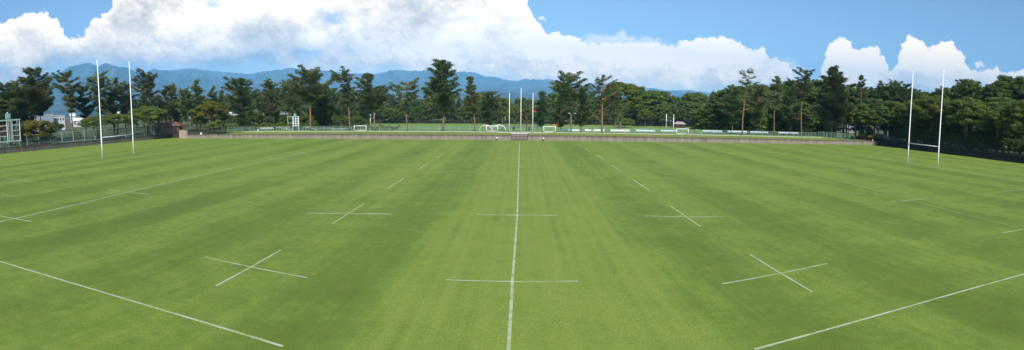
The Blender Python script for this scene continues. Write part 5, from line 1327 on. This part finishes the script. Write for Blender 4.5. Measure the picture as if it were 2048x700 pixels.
wood(['pb', 'bd', 'ba', 'pa', 'bb'], 1425, 1650, 20, [(1425, 194), (1450, 186), (1480, 182), (1540, 176), (1600, 178), (1650, 176)], 0, W2, 'dense wood behind the thin bare-trunked pines', Y=112, djit=7)
wood(['bg', 'bf', 'bg'], 1405, 1650, 22, [(1405, 218), (1650, 212)], 0, {'b': 'low dark broadleaf tree at the foot of the dense wood behind the bare-trunked pines'}, 'low dark trees behind the bare-trunked pines', Y=103, djit=3, wide=1.25)
W3 = {'p': 'dark pine in the thick wood right of the very large dense pine', 'b': 'dark broadleaf tree in the thick wood right of the very large dense pine'}
wood(['pb', 'bd', 'ba', 'pd'], 1640, 1830, 14, [(1640, 180), (1700, 178), (1760, 180), (1800, 180), (1830, 186)], 138, W3, 'thick wood right of the very large dense pine', djit=7)
wood(['ba', 'bd', 'bb'], 1680, 1830, 10, [(1680, 214), (1830, 208)], 124, {'b': 'lower broadleaf tree between the very large dense pine and the right rugby posts'}, 'lower trees left of the right rugby posts', djit=5, wide=1.2)
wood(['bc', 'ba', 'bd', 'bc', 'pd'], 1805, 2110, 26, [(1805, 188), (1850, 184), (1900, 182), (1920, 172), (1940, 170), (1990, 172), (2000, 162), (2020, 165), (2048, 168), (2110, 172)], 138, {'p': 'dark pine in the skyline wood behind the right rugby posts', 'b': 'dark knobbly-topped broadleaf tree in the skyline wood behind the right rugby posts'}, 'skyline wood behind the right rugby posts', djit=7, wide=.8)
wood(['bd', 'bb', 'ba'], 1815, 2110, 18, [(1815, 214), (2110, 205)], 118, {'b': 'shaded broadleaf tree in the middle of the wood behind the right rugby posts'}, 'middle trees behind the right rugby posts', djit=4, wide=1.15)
W4 = {'p': 'far pine seen low between the front pines on the left', 'b': 'far bushy tree seen low between the front pines on the left'}
wood(['pa', 'pc', 'bb', 'pb'], -60, 45, 8, [(-60, 205), (60, 196)], 172, W4, 'far trees between the front pines on the left', jit=7, djit=22)
wood(['pa', 'pc', 'pc', 'pa'], 205, 470, 17, [(-60, 205), (60, 196), (150, 202), (250, 198), (350, 200), (470, 194)], 172, W4, 'far trees between the front pines on the left', jit=7, djit=22)
wood(['bg'], 1790, 2110, 18, [(1790, 272), (1900, 278), (2000, 285), (2110, 296)], 101.5, {'b': 'low dark shrub-like tree right behind the black wall'}, 'low growth right behind the black wall', djit=2.5, wide=1.2, off=2.2)
wood(['bf', 'ba', 'be'], 200, 470, 6, [(110, 246), (300, 240), (470, 232)], 150, {'b': 'low shrub-like tree on the lawn far behind the left fence'}, 'low trees behind the left fence', jit=8, djit=14, wide=1.2)
wood(['pa', 'pb', 'pb', 'pc', 'bb'], 470, 735, 24, [(470, 196), (560, 190), (640, 186), (735, 196)], 0, {'p': 'far pine seen between the front pines either side of the small scoreboard', 'b': 'far broadleaf tree seen between the front pines either side of the small scoreboard'}, 'far trees either side of the small scoreboard', Y=140, djit=14, jit=6)
wood(['bf', 'be', 'bg'], 455, 735, 18, [(455, 234), (600, 238), (735, 240)], 0, {'b': 'low rounded green bush under the pines either side of the small scoreboard'}, 'low bushes either side of the small scoreboard', Y=116, djit=4, wide=1.3)

wood(['bg', 'bf', 'bd'], 1775, 2110, 22, [(1690, 244), (1850, 250), (2000, 256), (2110, 262)], 112, {'b': 'low dark bushy tree in the shade behind the black wall'}, 'low trees in the shade behind the black wall', djit=7, wide=1.5, off=6)
wood(['bd', 'ba', 'bb'], -80, 46, 9, [(-80, 205), (0, 200), (110, 214)], 128, {'b': 'dark broadleaf tree filling in behind the large scoreboard'}, 'dark trees behind the large scoreboard', djit=6, wide=1.1)
# ------------------------------------------------------------------ air
hz = MB().box((0, 0, 0), (1, 1, 1))
hz.v = [(x, y, z) for (x, y, z) in [(-12600, -950, -6), (12600, -950, -6), (12600, 12600, -6), (-12600, 12600, -6), (-12600, -950, 1400), (12600, -950, 1400), (12600, 12600, 1400), (-12600, 12600, 1400)]]
hm = bpy.data.materials.new('air_haze'); hm.use_nodes = True
ht = hm.node_tree; ht.nodes.clear()
pv = ht.nodes.new('ShaderNodeVolumePrincipled'); ho = ht.nodes.new('ShaderNodeOutputMaterial')
pv.inputs['Color'].default_value = (0.25, 0.60, 1.0, 1); pv.inputs['Density'].default_value = 11.2e-5; pv.inputs['Anisotropy'].default_value = -0.3
ht.links.new(pv.outputs[0], ho.inputs['Volume'])
hz.f = [(3, 2, 1, 0), (4, 5, 6, 7), (0, 1, 5, 4), (1, 2, 6, 5), (2, 3, 7, 6), (3, 0, 4, 7)]
MAT['air'] = hm
ob = hz.build('haze', 'air'); ob['kind'] = 'stuff'
